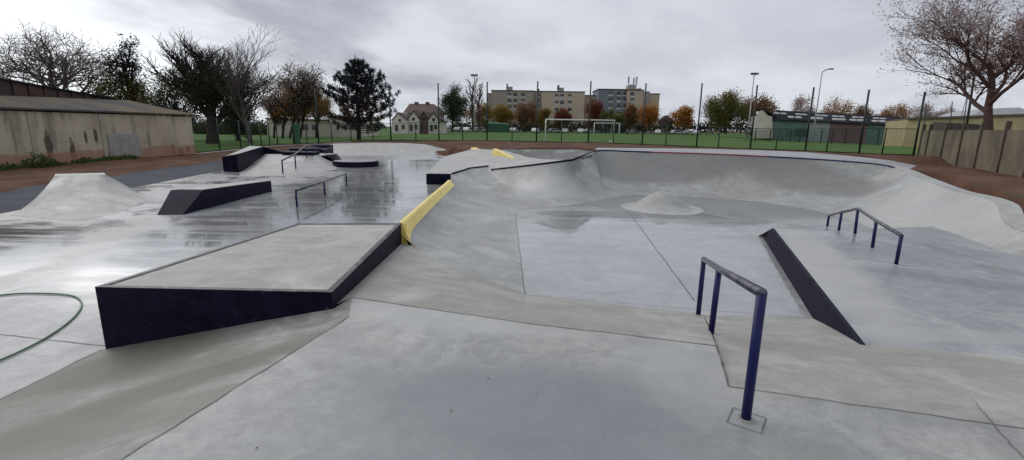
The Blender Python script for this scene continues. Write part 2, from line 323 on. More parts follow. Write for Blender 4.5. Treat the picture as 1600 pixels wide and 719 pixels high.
ctl += [(-21.6, 20, -.46), (-22, 8, -.46), (-21.6, 30, -.45), (-14, 5, -.47), (-13.5, 20, -.47), (-16.4, 27.5, -.47), (-40, 40, -.3), (-60, 60, 0), (-40, 10, -.46), (-16, 33, -.42),
        (-5.5, 38, -.3), (-11, 41, .1), (-8, 40.5, .05), (-2, 30, .3), (3, 26, .62), (8, 22.5, .62), (11.5, 20, .55), (14, 17.5, .4), (12.2, 14.2, .42), (11.5, 11.5, .30), (11, 9.5, .18), (10.5, 8, .0), (16, 11, -.05), (20, 16, -.25),
        (29, 35, -.3), (23.7, 22.3, -.3), (21, 15, -.3), (26, 28, -.3), (40, 40, -.35), (64, 80, -.75), (50, 95, 0), (95, 90, -.8),
        (-30, 62, -.15), (-60, 110, .2), (0, 80, .2), (0, 150, .2), (40, 150, .2), (-60, 180, .2), (120, 170, .1), (10, 60, .2), (25, 60, .05), (-12, 60, .15), (0, 260, .2), (120, 260, .2), (-120, 260, .2), (-150, 60, .1), (150, 40, -.5), (0, -10, -.5), (60, 0, -.3)]
park = [at(*q) for q in []]
def gz(x, y):
    s = 0; t = 0
    for a, b, c in ctl:
        d = ((x-a)**2 + (y-b)**2)**1.5 + .05*(1+abs(y)*.02); k = 1/d; s += k*c; t += k
    return s/t
parkpoly = [(-11.0, -9), (-11.15, 9.5), (-12.6, 20), (-13.4, 28), (-15.5, 36), (-12, 40), (-7, 39.5), (-4.6, 34), (-3.0, 27), (-1.4, 25.2), (1.5, 25), (4.4, 24.2), (5.2, 22.3), (10, 18.8), (13.0, 14), (10.9, 10.2), (9.6, 8.3), (12, -9)]
def inside(x, y, poly):
    c = False; j = len(poly)-1
    for i in range(len(poly)):
        (a, b), (d, e) = poly[i], poly[j]
        if (b > y) != (e > y) and x < (d-a)*(y-b)/(e-b)+a: c = not c
        j = i
    return c
def shrink(poly, k=.6):
    cx = sum(p[0] for p in poly)/len(poly); cy = sum(p[1] for p in poly)/len(poly)
    out = []
    for x, y in poly:
        d = Vector((x-cx, y-cy)); l = d.length; d *= (l-k)/l; out.append((cx+d.x, cy+d.y))
    return out
pin = shrink(parkpoly, .5)
def axis(lo, hi, fine0, fine1, st):
    v = []; x = fine0
    while x <= fine1: v.append(x); x += st
    s = st; x = fine1
    while x < hi: s *= 1.25; x += s; v.append(x)
    s = st; x = fine0; 
    while x > lo: s *= 1.25; x -= s; v.insert(0, x)
    return v
xs = axis(-1500, 1500, -24, 36, .5); ys = axis(-60, 2500, -2, 50, .5)
g = MB(); rows = []
for y in ys:
    r = []
    for x in xs:
        z = gz(x, y)
        if inside(x, y, pin): z = min(z, -.9)
        elif -15.0-.10*(y-14) < x < -9 and y < 32: z = min(z, -.52)
        elif abs(x) < 40 and y < 50: z += .04*noise.noise(Vector((x*.9, y*.9, 0)))
        r.append((x, y, z))
    rows.append(r)
g.grid(rows); o = g.build('ground', M['dirt'], smooth=True); tag(o, kind='structure')
# grass beyond the fence, laid as strips going outwards from the fence foot
fl = []
for px, pb, pt, Y in sorted(small + tall): p = atY(px, pb, Y); fl.append(Vector((p.x, p.y)))
edge = [Vector((-21.9, 33.6))] + fl[1:] + [Vector((28.6, 33.6)), Vector((30.6, 36)), Vector((34, 42)), Vector((70, 50)), Vector((200, 60))]
dist = [0.3, .8, 1.5, 2.5, 4, 6, 9, 13, 18, 25, 35, 50, 70, 100, 140, 200, 400]
g = MB(); rows = []
nE = len(edge)
for dd in dist:
    r = []
    for i, p in enumerate(edge):
        ang = R(150) + (R(20)-R(150))*i/(nE-1)
        ang = R(125) - R(85)*i/(nE-1)
        q = p + Vector((math.cos(ang), math.sin(ang)))*dd
        r.append((q.x, q.y, gz(q.x, q.y) + .05 + .0006*min(dd, 60)))
    rows.append(r)
g.grid(rows); tag(g.build('grass_field', M['grass'], smooth=True), kind='structure')
# asphalt path
g = MB(); rows = []
for y in [-9, 0, 5, 8, 10, 12, 14, 16, 18, 20, 22, 24, 26, 28, 30, 32]:
    xl = -15.05 - .10*(y-14) if y > 0 else -13.65; xr = -9.5 - .14*max(y, 0)
    r = [(xl + (xr-xl)*k/3, y, -.458) for k in range(4)]; rows.append(r)
g.grid(rows); tag(g.build('asphalt_path', M['asphalt']), kind='structure')
# ------------------------------------------------------------------ skatepark: floors, decks, banks
fp = [Vector(p) for p in parkpoly]
g = MB(); n = len(fp)
g.v = [Vector((p.x, p.y, FLOOR)) for p in fp]; g.f = [tuple(range(n))]
cut = [(x, y) for x, y in parkpoly]
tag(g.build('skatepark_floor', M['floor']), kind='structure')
def tin(name, loops, mat, kind='structure', inner=()):
    pts = list(loops) + list(inner); n = len(loops)
    res = delaunay_2d_cdt([Vector((p[0], p[1])) for p in pts], [], [list(range(n))], 1, 1e-5)
    g = MB()
    for v, src in zip(res[0], res[3]):
        z = pts[src[0]][2] if src else 0
        g.v.append(Vector((v.x, v.y, z)))
    g.f = [tuple(f) for f in res[2]]
    o = g.build(name, mat)
    if kind: tag(o, kind=kind)
    return o
dk = [(-1.47, 4.2), (.11, 3.66), (1.52, 3.29), (1.36, 2.71), (1.56, 2.64), (2.78, 2.32), (12, -.3), (12, -8), (-3.4, -8), (-1.82, 1.97), (-1.34, 3.74)]
g = MB(); g.v = [Vector((x, y, 0)) for x, y in dk]; g.f = [tuple(range(len(dk)))]
tag(g.build('concrete_deck', M['deck']), kind='structure')
g = MB()
seam = [(-1.54, 3.91), (-1.34, 3.74), (-1.82, 1.97), (-3.4, -8)]
foot = [(-3.66, 4.02), (-3.7, 3.6), (-3.73, 3.17), (-4.9, -8)]
def prof(t, a, n): return a*t + (1-a)*t**n
rows = []
for i in range(4):
    s, f = Vector(seam[i]), Vector(foot[i]); r = []
    for k in range(13):
        t = k/12; q = f.lerp(s, t); r.append((q.x, q.y, FLOOR + .003 + (-FLOOR-.003)*(t if i else t)))
    rows.append(r)
g.grid(rows); g.quad((-1.34, 3.74, 0), (-1.47, 4.2, 0), (-1.54, 3.91, 0))
tag(g.build('concrete_bank', M['bank']), kind='structure')
# near bank dropping to the bowl floor
g = MB(); rows = []
fe_ = []
for k in range(15):
    t = .9*(1-k/14); q = Vector((.17, 5.6, 0)).lerp(Vector((-1.64, 7.0, 0)), t); fe_.append(Vector((q.x, q.y, FLOOR+.002+(.14-FLOOR)*prof(t, .44, 18))))
fe_ = [Vector((-1.68, 7.02, fe_[0].z+.004))] + fe_
for i in range(16):
    a = Vector((-1.47, 4.2, 0)).lerp(Vector((.11, 3.66, 0)), max(0, (i-1)/14)) if i else Vector((-1.60, 3.9, .0)); b = fe_[i]
    rows.append([a.lerp(b, j/14) for j in range(15)])
g.grid(rows)
g.grid([[Vector((.11, 3.66, 0)).lerp(Vector((1.52, 3.29, 0)), k/4) for k in range(5)], [Vector((.17, 5.6, FLOOR+.002)).lerp(Vector((2.14, 5.05, FLOOR+.002)), k/4) for k in range(5)]])
tag(g.build('concrete_bank', M['bankr'], smooth=True), kind='structure')
g = MB()
g.quad((1.52, 3.29, 0), (1.36, 2.71, 0), (2.14, 5.05, FLOOR+.002))
cr = [(1.36, 2.71), (1.56, 2.64), (2.78, 2.32), (7, 1.12), (12, -.3)]; ft = [(2.14, 5.05), (2.4, 5.03), (3.35, 4.95), (7.6, 4.5), (12.5, 3.9)]
g.grid([[(x+(u-x)*t, y+(v-y)*t, (FLOOR+.002)*t**1.35) for (x, y), (u, v) in zip(cr, ft)] for t in [k/10 for k in range(11)]])
tag(g.build('concrete_bank', M['bankr']), kind='structure')
# bowl wall: rim -> foot pairs (z of rim, profile)
rim = [(-1.64, 7.0, .14), (-1.67, 10, .14), (-1.7, 13.0, .14), (-1.87, 14.8, .14), tuple(at(733, 263.5, .2)), tuple(at(763, 260, .26)), tuple(at(768, 265.5, .18)), tuple(at(830, 258.5, .42)), tuple(at(895, 250, .65)), tuple(at(930, 236, .77)),
       tuple(at(1000, 237.5, .77)), tuple(at(1100, 240.5, .77)), tuple(at(1200, 245, .74)), tuple(at(1300, 251, .68)), tuple(at(1360, 256, .62)), tuple(at(1397, 262, .55)), tuple(at(1440, 280, .46)), tuple(at(1485, 297, .38)), tuple(at(1552, 315, .3)), tuple(at(1600, 363, .06)), (9.6, 6, .0)]
ftp = [(.17, 5.6, FLOOR), (.1, 8.5, FLOOR), (.07, 11.2, FLOOR), (.15, 11.7, FLOOR), (.3, 11.9, FLOOR), (.5, 12.05, FLOOR), (.7, 12.15, FLOOR), (1.15, 12.35, FLOOR), (1.85, 12.9, FLOOR), (2.9, 14.2, FLOOR),
       (4.05, 14.95, FLOOR), (5.8, 14.6, FLOOR), (7.1, 13.8, FLOOR), (7.7, 12.9, FLOOR), (7.9, 12.2, FLOOR), (7.9, 11.5, FLOOR), (7.8, 10.6, FLOOR), (7.6, 9.6, FLOOR), (7.2, 8.2, FLOOR), (7.0, 6.2, FLOOR), (7.2, 4.2, FLOOR)]
pa = [(.44, 18), (.38, 10), (.34, 5), (.34, 4), (.34, 3.5), (.34, 3), (.3, 2.8), (.25, 2.4), (.2, 2.2), (.16, 2.1),
      (.14, 2.1), (.14, 2.1), (.14, 2.1), (.15, 2.1), (.18, 2.0), (.25, 2), (.35, 2), (.5, 2), (.75, 2), (.9, 2), (1, 2)]
def wallpoint(i, t):
    r, f = Vector(rim[i]), Vector(ftp[i]); a, n = pa[i]
    q = f.lerp(r, t); q.z = FLOOR + .002 + (r.z-FLOOR)*prof(t, a, n); return q
def catm(lst, t, tt=1):
    i = int(math.floor(t)); f = t-i; n = len(lst)
    P = [lst[max(0, min(n-1, i+k))] for k in (-1, 0, 1, 2)]
    cr_ = .5*((2*P[1]) + (P[2]-P[0])*f + (2*P[0]-5*P[1]+4*P[2]-P[3])*f*f + (3*P[1]-P[0]-3*P[2]+P[3])*f**3)
    if 2 < i < 9:
        k = min(1, max(0, (tt-.8)/.2)); bz = (P[0]*(1-f)**3 + P[1]*(3*f**3-6*f*f+4) + P[2]*(-3*f**3+3*f*f+3*f+1) + P[3]*f**3)/6
        return (P[1]*(1-f) + P[2]*f)*k + bz*(1-k)
    return cr_
T = [k/30 for k in range(31)]; T = [1-(1-t)**1.3 for t in T]
secs = [[wallpoint(i, t) for t in T] for i in range(len(rim))]
def section(u): return [catm([s[k] for s in secs], u, T[k]) for k in range(len(T))]
def sect_range(u0, u1, n): return [section(min(u0+(u1-u0)*k/n, len(rim)-1-1e-6)) for k in range(n+1)]
bowl = empty('bowl_wall', (4, 16, FLOOR), 'long curved concrete bowl wall wrapping round the far and right side of the wet bowl floor', 'skate ramp')
g = MB(); g.grid(sect_range(0, len(rim)-1, 160)); g.build('curved_wall', M['bowl'], bowl, smooth=True)
def rimline(u0, u1, n): return [s[-1] for s in sect_range(u0, u1, n)]
g = MB(); g.tube([p+Vector((0, 0, .0)) for p in rimline(9, 10.2, 6)], .028, 8); g.build('coping', M['black'], bowl, True)
g = MB(); g.tube(rimline(10.2, 12.0, 8), .026, 8); tag(g.build('coping', M['red'], bowl, True), 'dull red stretch of coping')
g = MB(); g.tube(rimline(12.0, 15.0, 10), .028, 8); g.build('coping', M['blue'], bowl, True)
g = MB(); g.tube(rimline(6, 9, 9), .032, 8); g.build('coping', M['black'], bowl, True)
g = MB(); g.tube(rimline(3, 5, 6), .035, 8); g.build('coping', M['black'], bowl, True)
# pale border strip outside the right rim
g = MB(); rl = rimline(14.6, 20, 40); rows = []
for k, p in enumerate(rl):
    d = (rl[min(k+1, len(rl)-1)]-rl[max(k-1, 0)]); d.z = 0; d.normalize(); nn = Vector((-d.y, d.x, 0))
    rows.append([p+Vector((0, 0, .002)), p+nn*.30+Vector((0, 0, .002)), p+nn*.33+Vector((0, 0, -.25))])
g.grid(rows); g.build('rim_border', M['mound'], bowl)
# deck behind the far lip
back = [at(932, 231, .77), at(1000, 231.5, .77), at(1100, 232.5, .77), at(1190, 235, .76), at(1260, 238, .74), at(1330, 244, .70), at(1390, 250.5, .64), at(1432, 259, .56)]
lipr = rimline(9, 15.4, 26)
M['deckfar'] = concrete('far_deck_concrete', base=(.33, .335, .34), warm=(.27, .27, .265), damp=.3, rough=(.2, .5), thr=(.5, .7))
tin('concrete_deck', [tuple(p) for p in lipr] + [tuple(p) for p in reversed(back)], M['deckfar'])
slab = [at(1200, 247, .765), at(1290, 249, .755), at(1390, 259, .66), at(1405, 258, .66), at(1385, 252, .70), at(1300, 245.5, .76), at(1255, 246, .765)]
g = MB(); g.quad(*[Vector((p.x, p.y, p.z+.006)) for p in slab])
# left upper deck between the lips and the small far bowl
arc = [at(925, 240.5, .72), at(908, 247, .65), at(885, 250.0, .6), at(850, 249, .56), at(825, 246, .54), at(805, 241, .54), at(790, 235.5, .56)]
lipl = rimline(3, 9, 24)
upl = [at(752, 233, .5), at(735, 234, .42), at(700, 243, .2), at(690, 247, .12), Vector((-2.65, 15, .13))]
tin('concrete_deck', [tuple(p) for p in lipl] + [tuple(p) for p in arc] + [tuple(p) for p in upl], M['mound'])
g = MB(); rows = []
for k, p in enumerate(arc):
    t = k/(len(arc)-1); px = 928 - (928-772)*t
    topp = atY(px, 233.5 + (3.5 if k == 0 else 0), 23.2 - .6*abs(t-.5)*2)
    rows.append([(p.x, p.y, p.z-.02), (p.x+.1, p.y+.3, p.z-.3)] + [Vector((p.x, p.y+.6, p.z-.35)).lerp(topp, s) + Vector((0, 0, -.22*math.sin(math.pi*s)*.8)) for s in [j/8 for j in range(1, 9)]])
M['darkbowl'] = concrete('dark_bowl_concrete', base=(.15, .148, .145), warm=(.12, .117, .11), damp=.1, rough=(.35, .6), thr=(.55, .8))  # darker grey concrete for the small far bowl
g.grid(rows); tag(g.build('small_bowl', M['darkbowl'], smooth=True), 'small shallow dark grey bowl behind the long curved bowl wall', 'skate bowl')
# platform (pad) with black steel side
pe = [(2.60, 2.80), (4.81, 8.7), (5.8, 8.55), (7.6, 9.0), (12, 10), (13.5, 0.0)]
g = MB(); g.v = [Vector((x, y, -.2)) for x, y in pe]; g.f = [tuple(range(len(pe)))[::-1]]
g.grid([[(4.81, 8.7, -.2), (5.8, 8.55, -.2), (7.6, 9.0, -.2)], [(4.80, 9.15, FLOOR+.001), (5.9, 9.1, FLOOR+.001), (8, 9.6, FLOOR+.001)]])
pad = empty('platform', (5, 6, FLOOR), 'low raised grey concrete platform with a sloping black steel side right of the bowl floor', 'skate platform')
g.build('concrete_top', M['pad'], pad)
d = (Vector((4.81, 8.7)) - Vector((2.97, 3.79))).normalized(); nn = Vector((-d.y, d.x))
def P3(x, y, z, o=0): return (x+nn.x*o, y+nn.y*o, z)
LN = (Vector((4.81, 8.7)) - Vector((2.97, 3.79))).length
def pp(sv, z, o=0.0):
    q = Vector((2.97, 3.79)) + d*sv + nn*(.30*(-.2-z) + o); return (q.x, q.y, z)
g = MB(); bl = [pp(-.9, -.62, .012), pp(LN+.62, -.62, .012), pp(LN+.62, -.62, -.02), pp(-.9, -.62, -.02)]
tl = [pp(-.9, -.194, .012), pp(LN-.02, -.194, .012), pp(LN-.02, -.194, -.03), pp(-.9, -.194, -.03)]
g.hexa(bl, tl); g.build('steel_side', M['black'], pad, bevel=.004)
# bump in the bowl
g = MB(); rows = []; cxb, cyb, rb, hb = 3.9, 12.45, 1.05, .44
for i in range(15):
    r = rb*i/14; t = i/14; z = hb*(math.cos(math.pi*t)*.5+.5)**1.25
    rows.append([(cxb+r*math.cos(a)*1.0, cyb+r*math.sin(a)*1.0, FLOOR+.002+z) for a in [2*math.pi*j/36 for j in range(37)]])
g.grid(rows); tag(g.build('concrete_bump', M['mound'], smooth=True), 'small round concrete bump rising from the middle of the bowl floor', 'skate bump')
# left kicker mound
g = MB(); T1, T2 = at(85, 275, .17), at(165, 273, .17); F1, F2 = at(15, 337, FLOOR+.002), at(240, 308, FLOOR+.002)
Fm = [F1, at(65, 342, FLOOR+.002), at(120, 343, FLOOR+.002), at(180, 335, FLOOR+.002), F2]
Tm = [T1.lerp(T2, k/4) for k in range(5)]
rows = []
for k in range(17):
    u = k/4; i = min(int(u), 3); f = u-i; a = Tm[i].lerp(Tm[i+1], f); b = Fm[i].lerp(Fm[i+1], f); r = []
    for j in range(17):
        t = j/16; q = b.lerp(a, t); q.z = FLOOR+.002 + (a.z-FLOOR)*prof(t, .25, 2.0); r.append(q)
    rows.append(r)
dv = Vector((-.45, .5, 0))
g.grid(rows); g.quad(T1, T2, T2+dv, T1+dv); b1 = F1+Vector((-1.6, 1.6, 0)); b2 = F2+Vector((-.7, 1.5, 0))
# flanks and back
def flank(rowpts, off):
    rr = []
    for q in rowpts: rr.append(Vector((q.x, q.y, FLOOR+.002)) + off*(q.z-FLOOR)*1.2)
    return rr
g.grid([rows[0], flank(rows[0], Vector((-.8, .5, 0)))]); g.grid([rows[-1], flank(rows[-1], Vector((.2, 1.2, 0)))])
g.quad(T1+dv, T2+dv, Vector((*(T2+dv*2.2).xy, FLOOR)), Vector((*(T1+dv*2.2).xy, FLOOR)))
tag(g.build('concrete_kicker', M['mound'], smooth=False), 'pale concave concrete kicker mound with a narrow flat top beside the asphalt path', 'skate ramp')
# ---- big box
bx = [Vector((-3.63, 3.98)), Vector((-1.545, 3.93)), Vector((-1.645, 6.98)), Vector((-3.13, 6.87))]
box = empty('funbox', (-2.5, 5.4, FLOOR), 'large flat topped concrete box with black steel sides in the left foreground', 'skate box')
g = MB(); ins = [b + ((sum(bx, Vector((0, 0)))/4 - b).normalized()*.03) for b in bx]
g.hexa([(p.x, p.y, -.6) for p in ins], [(p.x, p.y, .137) for p in ins]); g.build('concrete_top', M['dry'], box)
for i in range(4):
    a, b = bx[i], bx[(i+1) % 4]; d = (b-a).normalized(); n2 = Vector((-d.y, d.x))
    g = MB(); q = [a, b, b+n2*.012-d*.012, a+n2*.012+d*.012]
    g.hexa([(p.x, p.y, -.6) for p in q], [(p.x, p.y, .14) for p in q]); g.build('steel_side', M['black'], box)
    q = [a, b, b+n2*.055-d*.055, a+n2*.055+d*.055]
    g = MB(); g.hexa([(p.x, p.y, .139) for p in q], [(p.x, p.y, .146) for p in q]); g.build('edge_angle', M['blacktop'], box)
# ---- yellow topped spine wall from the box to the black faced block
sp = empty('spine_wall', (-1.7, 10, FLOOR), 'long low concrete spine with bright yellow painted edge running from the big box', 'skate ramp')
g = MB(); g.hexa([(-1.80, 7.0, -.6), (-1.64, 7.0, -.6), (-1.70, 13.0, -.6), (-1.86, 13.0, -.6)], [(-1.685, 7.0, .138), (-1.645, 7.0, .138), (-1.705, 13.0, .138), (-1.745, 13.0, .138)])
g.build('concrete_core', M['mound'], sp)
g = MB(); rows = []
for k in range(25):
    u = 2*k/24; s = section(u); f_ = k/24; lo = 1 - (.040 + .05*(1-min(1, f_/.12))**1.5*.6 + .03*f_**2)
    def atT(t):
        for a_ in range(len(T)-1):
            if T[a_] <= t <= T[a_+1]+1e-9: w_ = (t-T[a_])/(T[a_+1]-T[a_]); return s[a_].lerp(s[a_+1], w_)
        return s[-1]
    ln = [atT(lo+(1-lo)*j/5) for j in range(6)]
    ln = [q + Vector((.010, 0, .008)) for q in ln]
    q = s[-1]; ln.append(Vector((q.x-.05, q.y, q.z+.008))); ln.append(Vector((q.x-.05, q.y, q.z-.1)))
    rows.append(ln)
mn = min(len(r) for r in rows); rows = [r[-mn:] for r in rows]
g.grid(rows)
g.build('painted_edge', M['yellow'], sp, True)
g = MB(); s = section(0.0)
ep = [q for q, t in zip(s, T) if t > .80]
g.grid([[q + Vector((.012, -.03, .012)) for q in ep], [Vector((-1.66, 6.965, min(.14, q.z*.3+.05))) for q in ep]])
tipx = [Vector((-1.655, 6.985, .148)), Vector((-1.655, 6.985, -.215)), Vector((-1.50, 6.84, -.225)), Vector((-1.545, 6.90, -.13)), Vector((-1.565, 6.95, -.03)), Vector((-1.575, 7.0, .06)), Vector((-1.585, 7.02, .12))]
g.quad(*tipx); g.build('end_plate', M['yellow'], sp)
# ---- black faced block at the far end of the yellow edge
bk = empty('concrete_block', (-2.3, 15, FLOOR), 'raised concrete block with a black front at the far end of the long yellow edge', 'skate box')
g = MB(); g.hexa([(-2.66, 14.9, -.6), (-1.88, 14.85, -.6), (-1.2, 17.2, -.6), (-2.9, 18.5, -.6)], [(-2.66, 14.9, .112), (-1.88, 14.85, .125), (-1.2, 17.2, .22), (-2.9, 18.5, .12)]); g.build('concrete_body', M['mound'], bk)
g = MB(); g.hexa([(-2.68, 14.87, -.2), (-1.87, 14.82, -.2), (-1.87, 14.88, -.2), (-2.68, 14.93, -.2)], [(-2.68, 14.87, .125), (-1.87, 14.82, .14), (-1.87, 14.88, .14), (-2.68, 14.93, .125)]); g.build('steel_front', M['black'], bk)
# ---- second yellow edges further back
ye = empty('spine_wall', tuple(at(785, 245, .4)), 'short far spine wedge with a bright yellow painted face beyond the black faced block', 'skate ramp')
ybase = [at(768, 242.5, .42), at(778, 245.5, .40), at(790, 249.5, .37), at(798, 253, .345), at(804, 256, .33)]
ytop = [232.5, 235.5, 242, 246.5, 253.5]; ypx = [770, 777, 789, 799, 804.5]
tops = [atY(x, y, bb.y+.15) for x, y, bb in zip(ypx, ytop, ybase)]
g = MB(); g.grid([[q+Vector((0, 0, -.1)) for q in ybase], tops, [q+Vector((.14, .22, 0)) for q in tops]]); g.build('painted_face', M['yellow'], ye)
g = MB(); g.grid([[q+Vector((.14, .22, 0)) for q in tops], [q+Vector((.16, .24, -.06)) for q in tops], [q + Vector((1.3-.25*k, 1.2-.2*k, -.05)) for k, q in enumerate(ybase)]]); g.build('concrete_back', M['mound'], ye, True)
a, b = at(735, 233, .42), at(755, 240, .34)
g = MB(); g.hexa([a, b, b+Vector((.25, .3, 0)), a+Vector((.25, .3, 0))], [a+Vector((.05, 0, .08)), b+Vector((.05, 0, .05)), b+Vector((.25, .3, .05)), a+Vector((.25, .3, .08))])
tag(g.build('painted_kerb', M['yellow']), 'tiny yellow painted kerb furthest back on the upper concrete deck', 'kerb')
# ---- ledges on the left
lg = empty('ledge', (-7.6, 12.5, FLOOR), 'long low dark ledge with a slanted near end beside the pale kicker mound', 'skate ledge')
W = .62
nb, nt_, fb, ftop = (-7.36, 10.53), (-7.38, 11.35), (-7.38, 14.63), -.13
g = MB(); g.hexa([(-7.9, 10.49, FLOOR), (-7.36, 10.53, FLOOR), (-7.38, 14.63, FLOOR), (-8.0, 14.63, FLOOR)], [(-8.10, 11.3, 0), (-7.38, 11.36, 0), (-7.38, 14.63, ftop), (-8.02, 14.63, ftop)]); g.build('steel_sides', M['black'], lg)
g = MB(); g.quad((-8.05, 11.4, .006), (-7.43, 11.42, .006), (-7.43, 14.6, ftop+.006), (-7.97, 14.6, ftop+.006)); g.build('concrete_top', M['mound'], lg)
lb = empty('ledge', (-12, 22, FLOOR), 'rising black steel ledge with pale top whose square end faces the asphalt path', 'skate ledge')
g = MB(); p0, p1 = at(348, 268, FLOOR), at(372, 269, FLOOR)
zt0, zt1 = .17, .40
far0, far1 = (-14.0, 25.8), (-13.0, 25.4)
g.hexa([(-12.45, 20.7, FLOOR), (-11.68, 20.5, FLOOR), (far1[0], far1[1], 0), (far0[0], far0[1], 0)], [(-12.45, 20.7, .17), (-11.68, 20.5, .30), (far1[0], far1[1], .42), (far0[0], far0[1], .42)]); g.build('steel_body', M['black'], lb)
g = MB(); g.quad((-12.4, 20.8, .178), (-11.73, 20.6, .308), (-13.05, 25.35, .428), (-13.95, 25.75, .428)); g.build('pale_top', M['lime'], lb)
g = MB(); g.hexa([(-13.0, 25.4, 0), (-11.6, 25.2, 0), (-11.9, 26.2, 0), (-14.0, 26.4, 0)], [(-13.0, 25.4, .41), (-11.6, 25.2, .06), (-11.9, 26.2, .08), (-14.0, 26.4, .41)]); g.build('tapered_end', M['black'], lb)
# bank under rails
M['bankpale'] = concrete('pale_bank', base=(.42, .42, .41), warm=(.36, .355, .33), damp=.15, rough=(.25, .55), thr=(.5, .7), nscale=.8)
g = MB(); fo = [(-11.6, 20.4), at(375, 275, FLOOR).xy, at(450, 275, FLOOR).xy, at(520, 266, FLOOR).xy, at(535, 258, FLOOR).xy]
tp = [Vector((-13.0, 25.4, .05)), at(425, 243.5, .05), at(455, 243, .05), at(490, 243.5, .05), at(500, 244, 0)]
rows = []
for f, t3 in zip(fo, tp):
    f = Vector((f[0], f[1], FLOOR+.002)); r = []
    for j in range(13):
        t = j/12; q = f.lerp(t3, t); q.z = FLOOR+.002 + (t3.z-FLOOR)*prof(t, .35, 1.8); r.append(q)
    r.append(t3 + Vector((0, 2.4, 0))); r.append(Vector((t3.x-.3, t3.y+4, FLOOR))); rows.append(r)
g.grid(rows); tag(g.build('concrete_hip', M['bankpale'], smooth=True), 'pale sloping concrete bank under the peaked handrail on the left', 'skate ramp')
for (x0, x1, yb, yt, Y, lab) in [(441, 490, 242.5, 238, 24.4, 'thin black curb lying across the top of the pale bank'), (452, 512, 235, 232.5, 27.5, 'long low black ledge just behind the thin black curb'), (487, 514, 231, 227, 32, 'short black block furthest back left of the wide far mound')]:
    a, b = atY(x0, yb, Y), atY(x1, yb, Y); zt = atY((x0+x1)/2, yt, Y).z
    g = MB(); g.hexa([(a.x, Y, -.5), (b.x, Y, -.5), (b.x-.2, Y+1.3, -.5), (a.x-.4, Y+1.3, -.5)], [(a.x, Y, zt), (b.x, Y, zt), (b.x-.2, Y+1.3, zt), (a.x-.4, Y+1.3, zt)])
    tag(g.build('low_ledge', M['black'], bevel=.01), lab, 'skate ledge')
# round puck
pk = empty('round_ledge', (-8.0, 24.6, FLOOR), 'low round black ledge with a wet grey top standing on the plaza', 'skate ledge')
ring = [(-8.0+1.12*math.cos(a), 24.6+1.12*math.sin(a)) for a in [2*math.pi*k/40 for k in range(40)]]
g = MB(); g.hexa([(x, y, FLOOR) for x, y in ring], [(x, y, -.19) for x, y in ring]); g.build('steel_rim', M['black'], pk)
g = MB(); ring2 = [(-8.0+(x+8.0)*.95, 24.6+(y-24.6)*.95, -.184) for x, y in ring]; g.v = [Vector(p) for p in ring2]; g.f = [tuple(range(40))]; g.build('concrete_top', M['deckfar'], pk)
# wide far mound
g = MB(); fo = [(-15.3, 34.5), (-13.1, 32.9), (-11.0, 33.0), (-8.2, 34.0), (-5.5, 37.2), (-4.6, 38.6)]
tp = [(-14.8, 37.5), (-14.2, 38.2), (-11.5, 39.0), (-9, 39.2), (-7.3, 39.4), (-4.9, 39.4)]; tz = [-.1, .14, .22, .22, .14, -.35]
rows = []
for f, t2, z2 in zip(fo, tp, tz):
    f = Vector((*f, FLOOR+.002)); t3 = Vector((*t2, z2)); r = []
    for j in range(13):
        t = j/12; q = f.lerp(t3, t); q.z = FLOOR+.002 + (z2-FLOOR)*prof(t, .3, 1.7); r.append(q)
    r.append(t3+Vector((0, .8, 0))); r.append(t3+Vector((0, 1.6, -.5))); rows.append(r)
g.grid(rows); tag(g.build('wide_mound', M['mound'], smooth=True), 'wide low concrete mound at the far end of the plaza in front of the pine', 'skate ramp')
# ---- joints and lime edges
def strip(name, pts, wd, mat, lift=.004):
    g = MB(); P = [Vector(p) for p in pts]; rows = []
    for k, p in enumerate(P):
        d = P[min(k+1, len(P)-1)]-P[max(k-1, 0)]; n2 = Vector((-d.y, d.x, 0)).normalized()*wd/2
        rows.append([p-n2+Vector((0, 0, lift)), p+n2+Vector((0, 0, lift))])
    g.grid(rows); return tag(g.build(name, mat), kind='structure')
def wob(a, b, n=14, amp=.006, seed=0):
    rnd = random.Random(seed); a = Vector(a); b = Vector(b); d = (b-a).normalized(); nn = Vector((-d.y, d.x, 0))
    return [a.lerp(b, k/n) + nn*rnd.uniform(-amp, amp) for k in range(n+1)]
J = M['joint']
strip('expansion_joint', wob((-1.34, 3.74, 0), (-1.82, 1.97, 0), seed=1) + wob((-1.83, 1.9, 0), (-3.4, -8, 0), seed=2), .008, J, .003)
strip('expansion_joint', wob((-1.47, 4.2, 0), (.11, 3.66, 0), seed=3) + wob((.13, 3.655, 0), (1.52, 3.29, 0), seed=4), .009, J, .003)
strip('expansion_joint', wob((1.36, 2.71, 0), (2.78, 2.32, 0), seed=5) + wob((2.8, 2.31, 0), (12, -.3, 0), seed=6), .007, J, .003)
strip('expansion_joint', wob((1.52, 3.29, 0), (1.36, 2.71, 0), 6, seed=7), .008, J, .003)
strip('expansion_joint', wob((.17, 5.6, FLOOR), (.07, 11.2, FLOOR), seed=8), .010, J, .006)
strip('expansion_joint', wob(at(1085, 470, FLOOR), at(985, 335, FLOOR), seed=9, amp=.006), .012, J, .004)
strip('expansion_joint', wob((.17, 5.6, FLOOR), (3.35, 4.95, FLOOR), seed=10), .007, M['lime'], .006)
strip('expansion_joint', wob(at(0, 523, FLOOR), (-3.66, 4.05, FLOOR), seed=11), .008, J, .004)
strip('expansion_joint', wob((-3.68, 4.0, FLOOR), (-3.74, 3.17, FLOOR), seed=12) + wob((-3.76, 3.1, FLOOR), (-4.9, -8, FLOOR), seed=13), .03, M['lime'], .008)
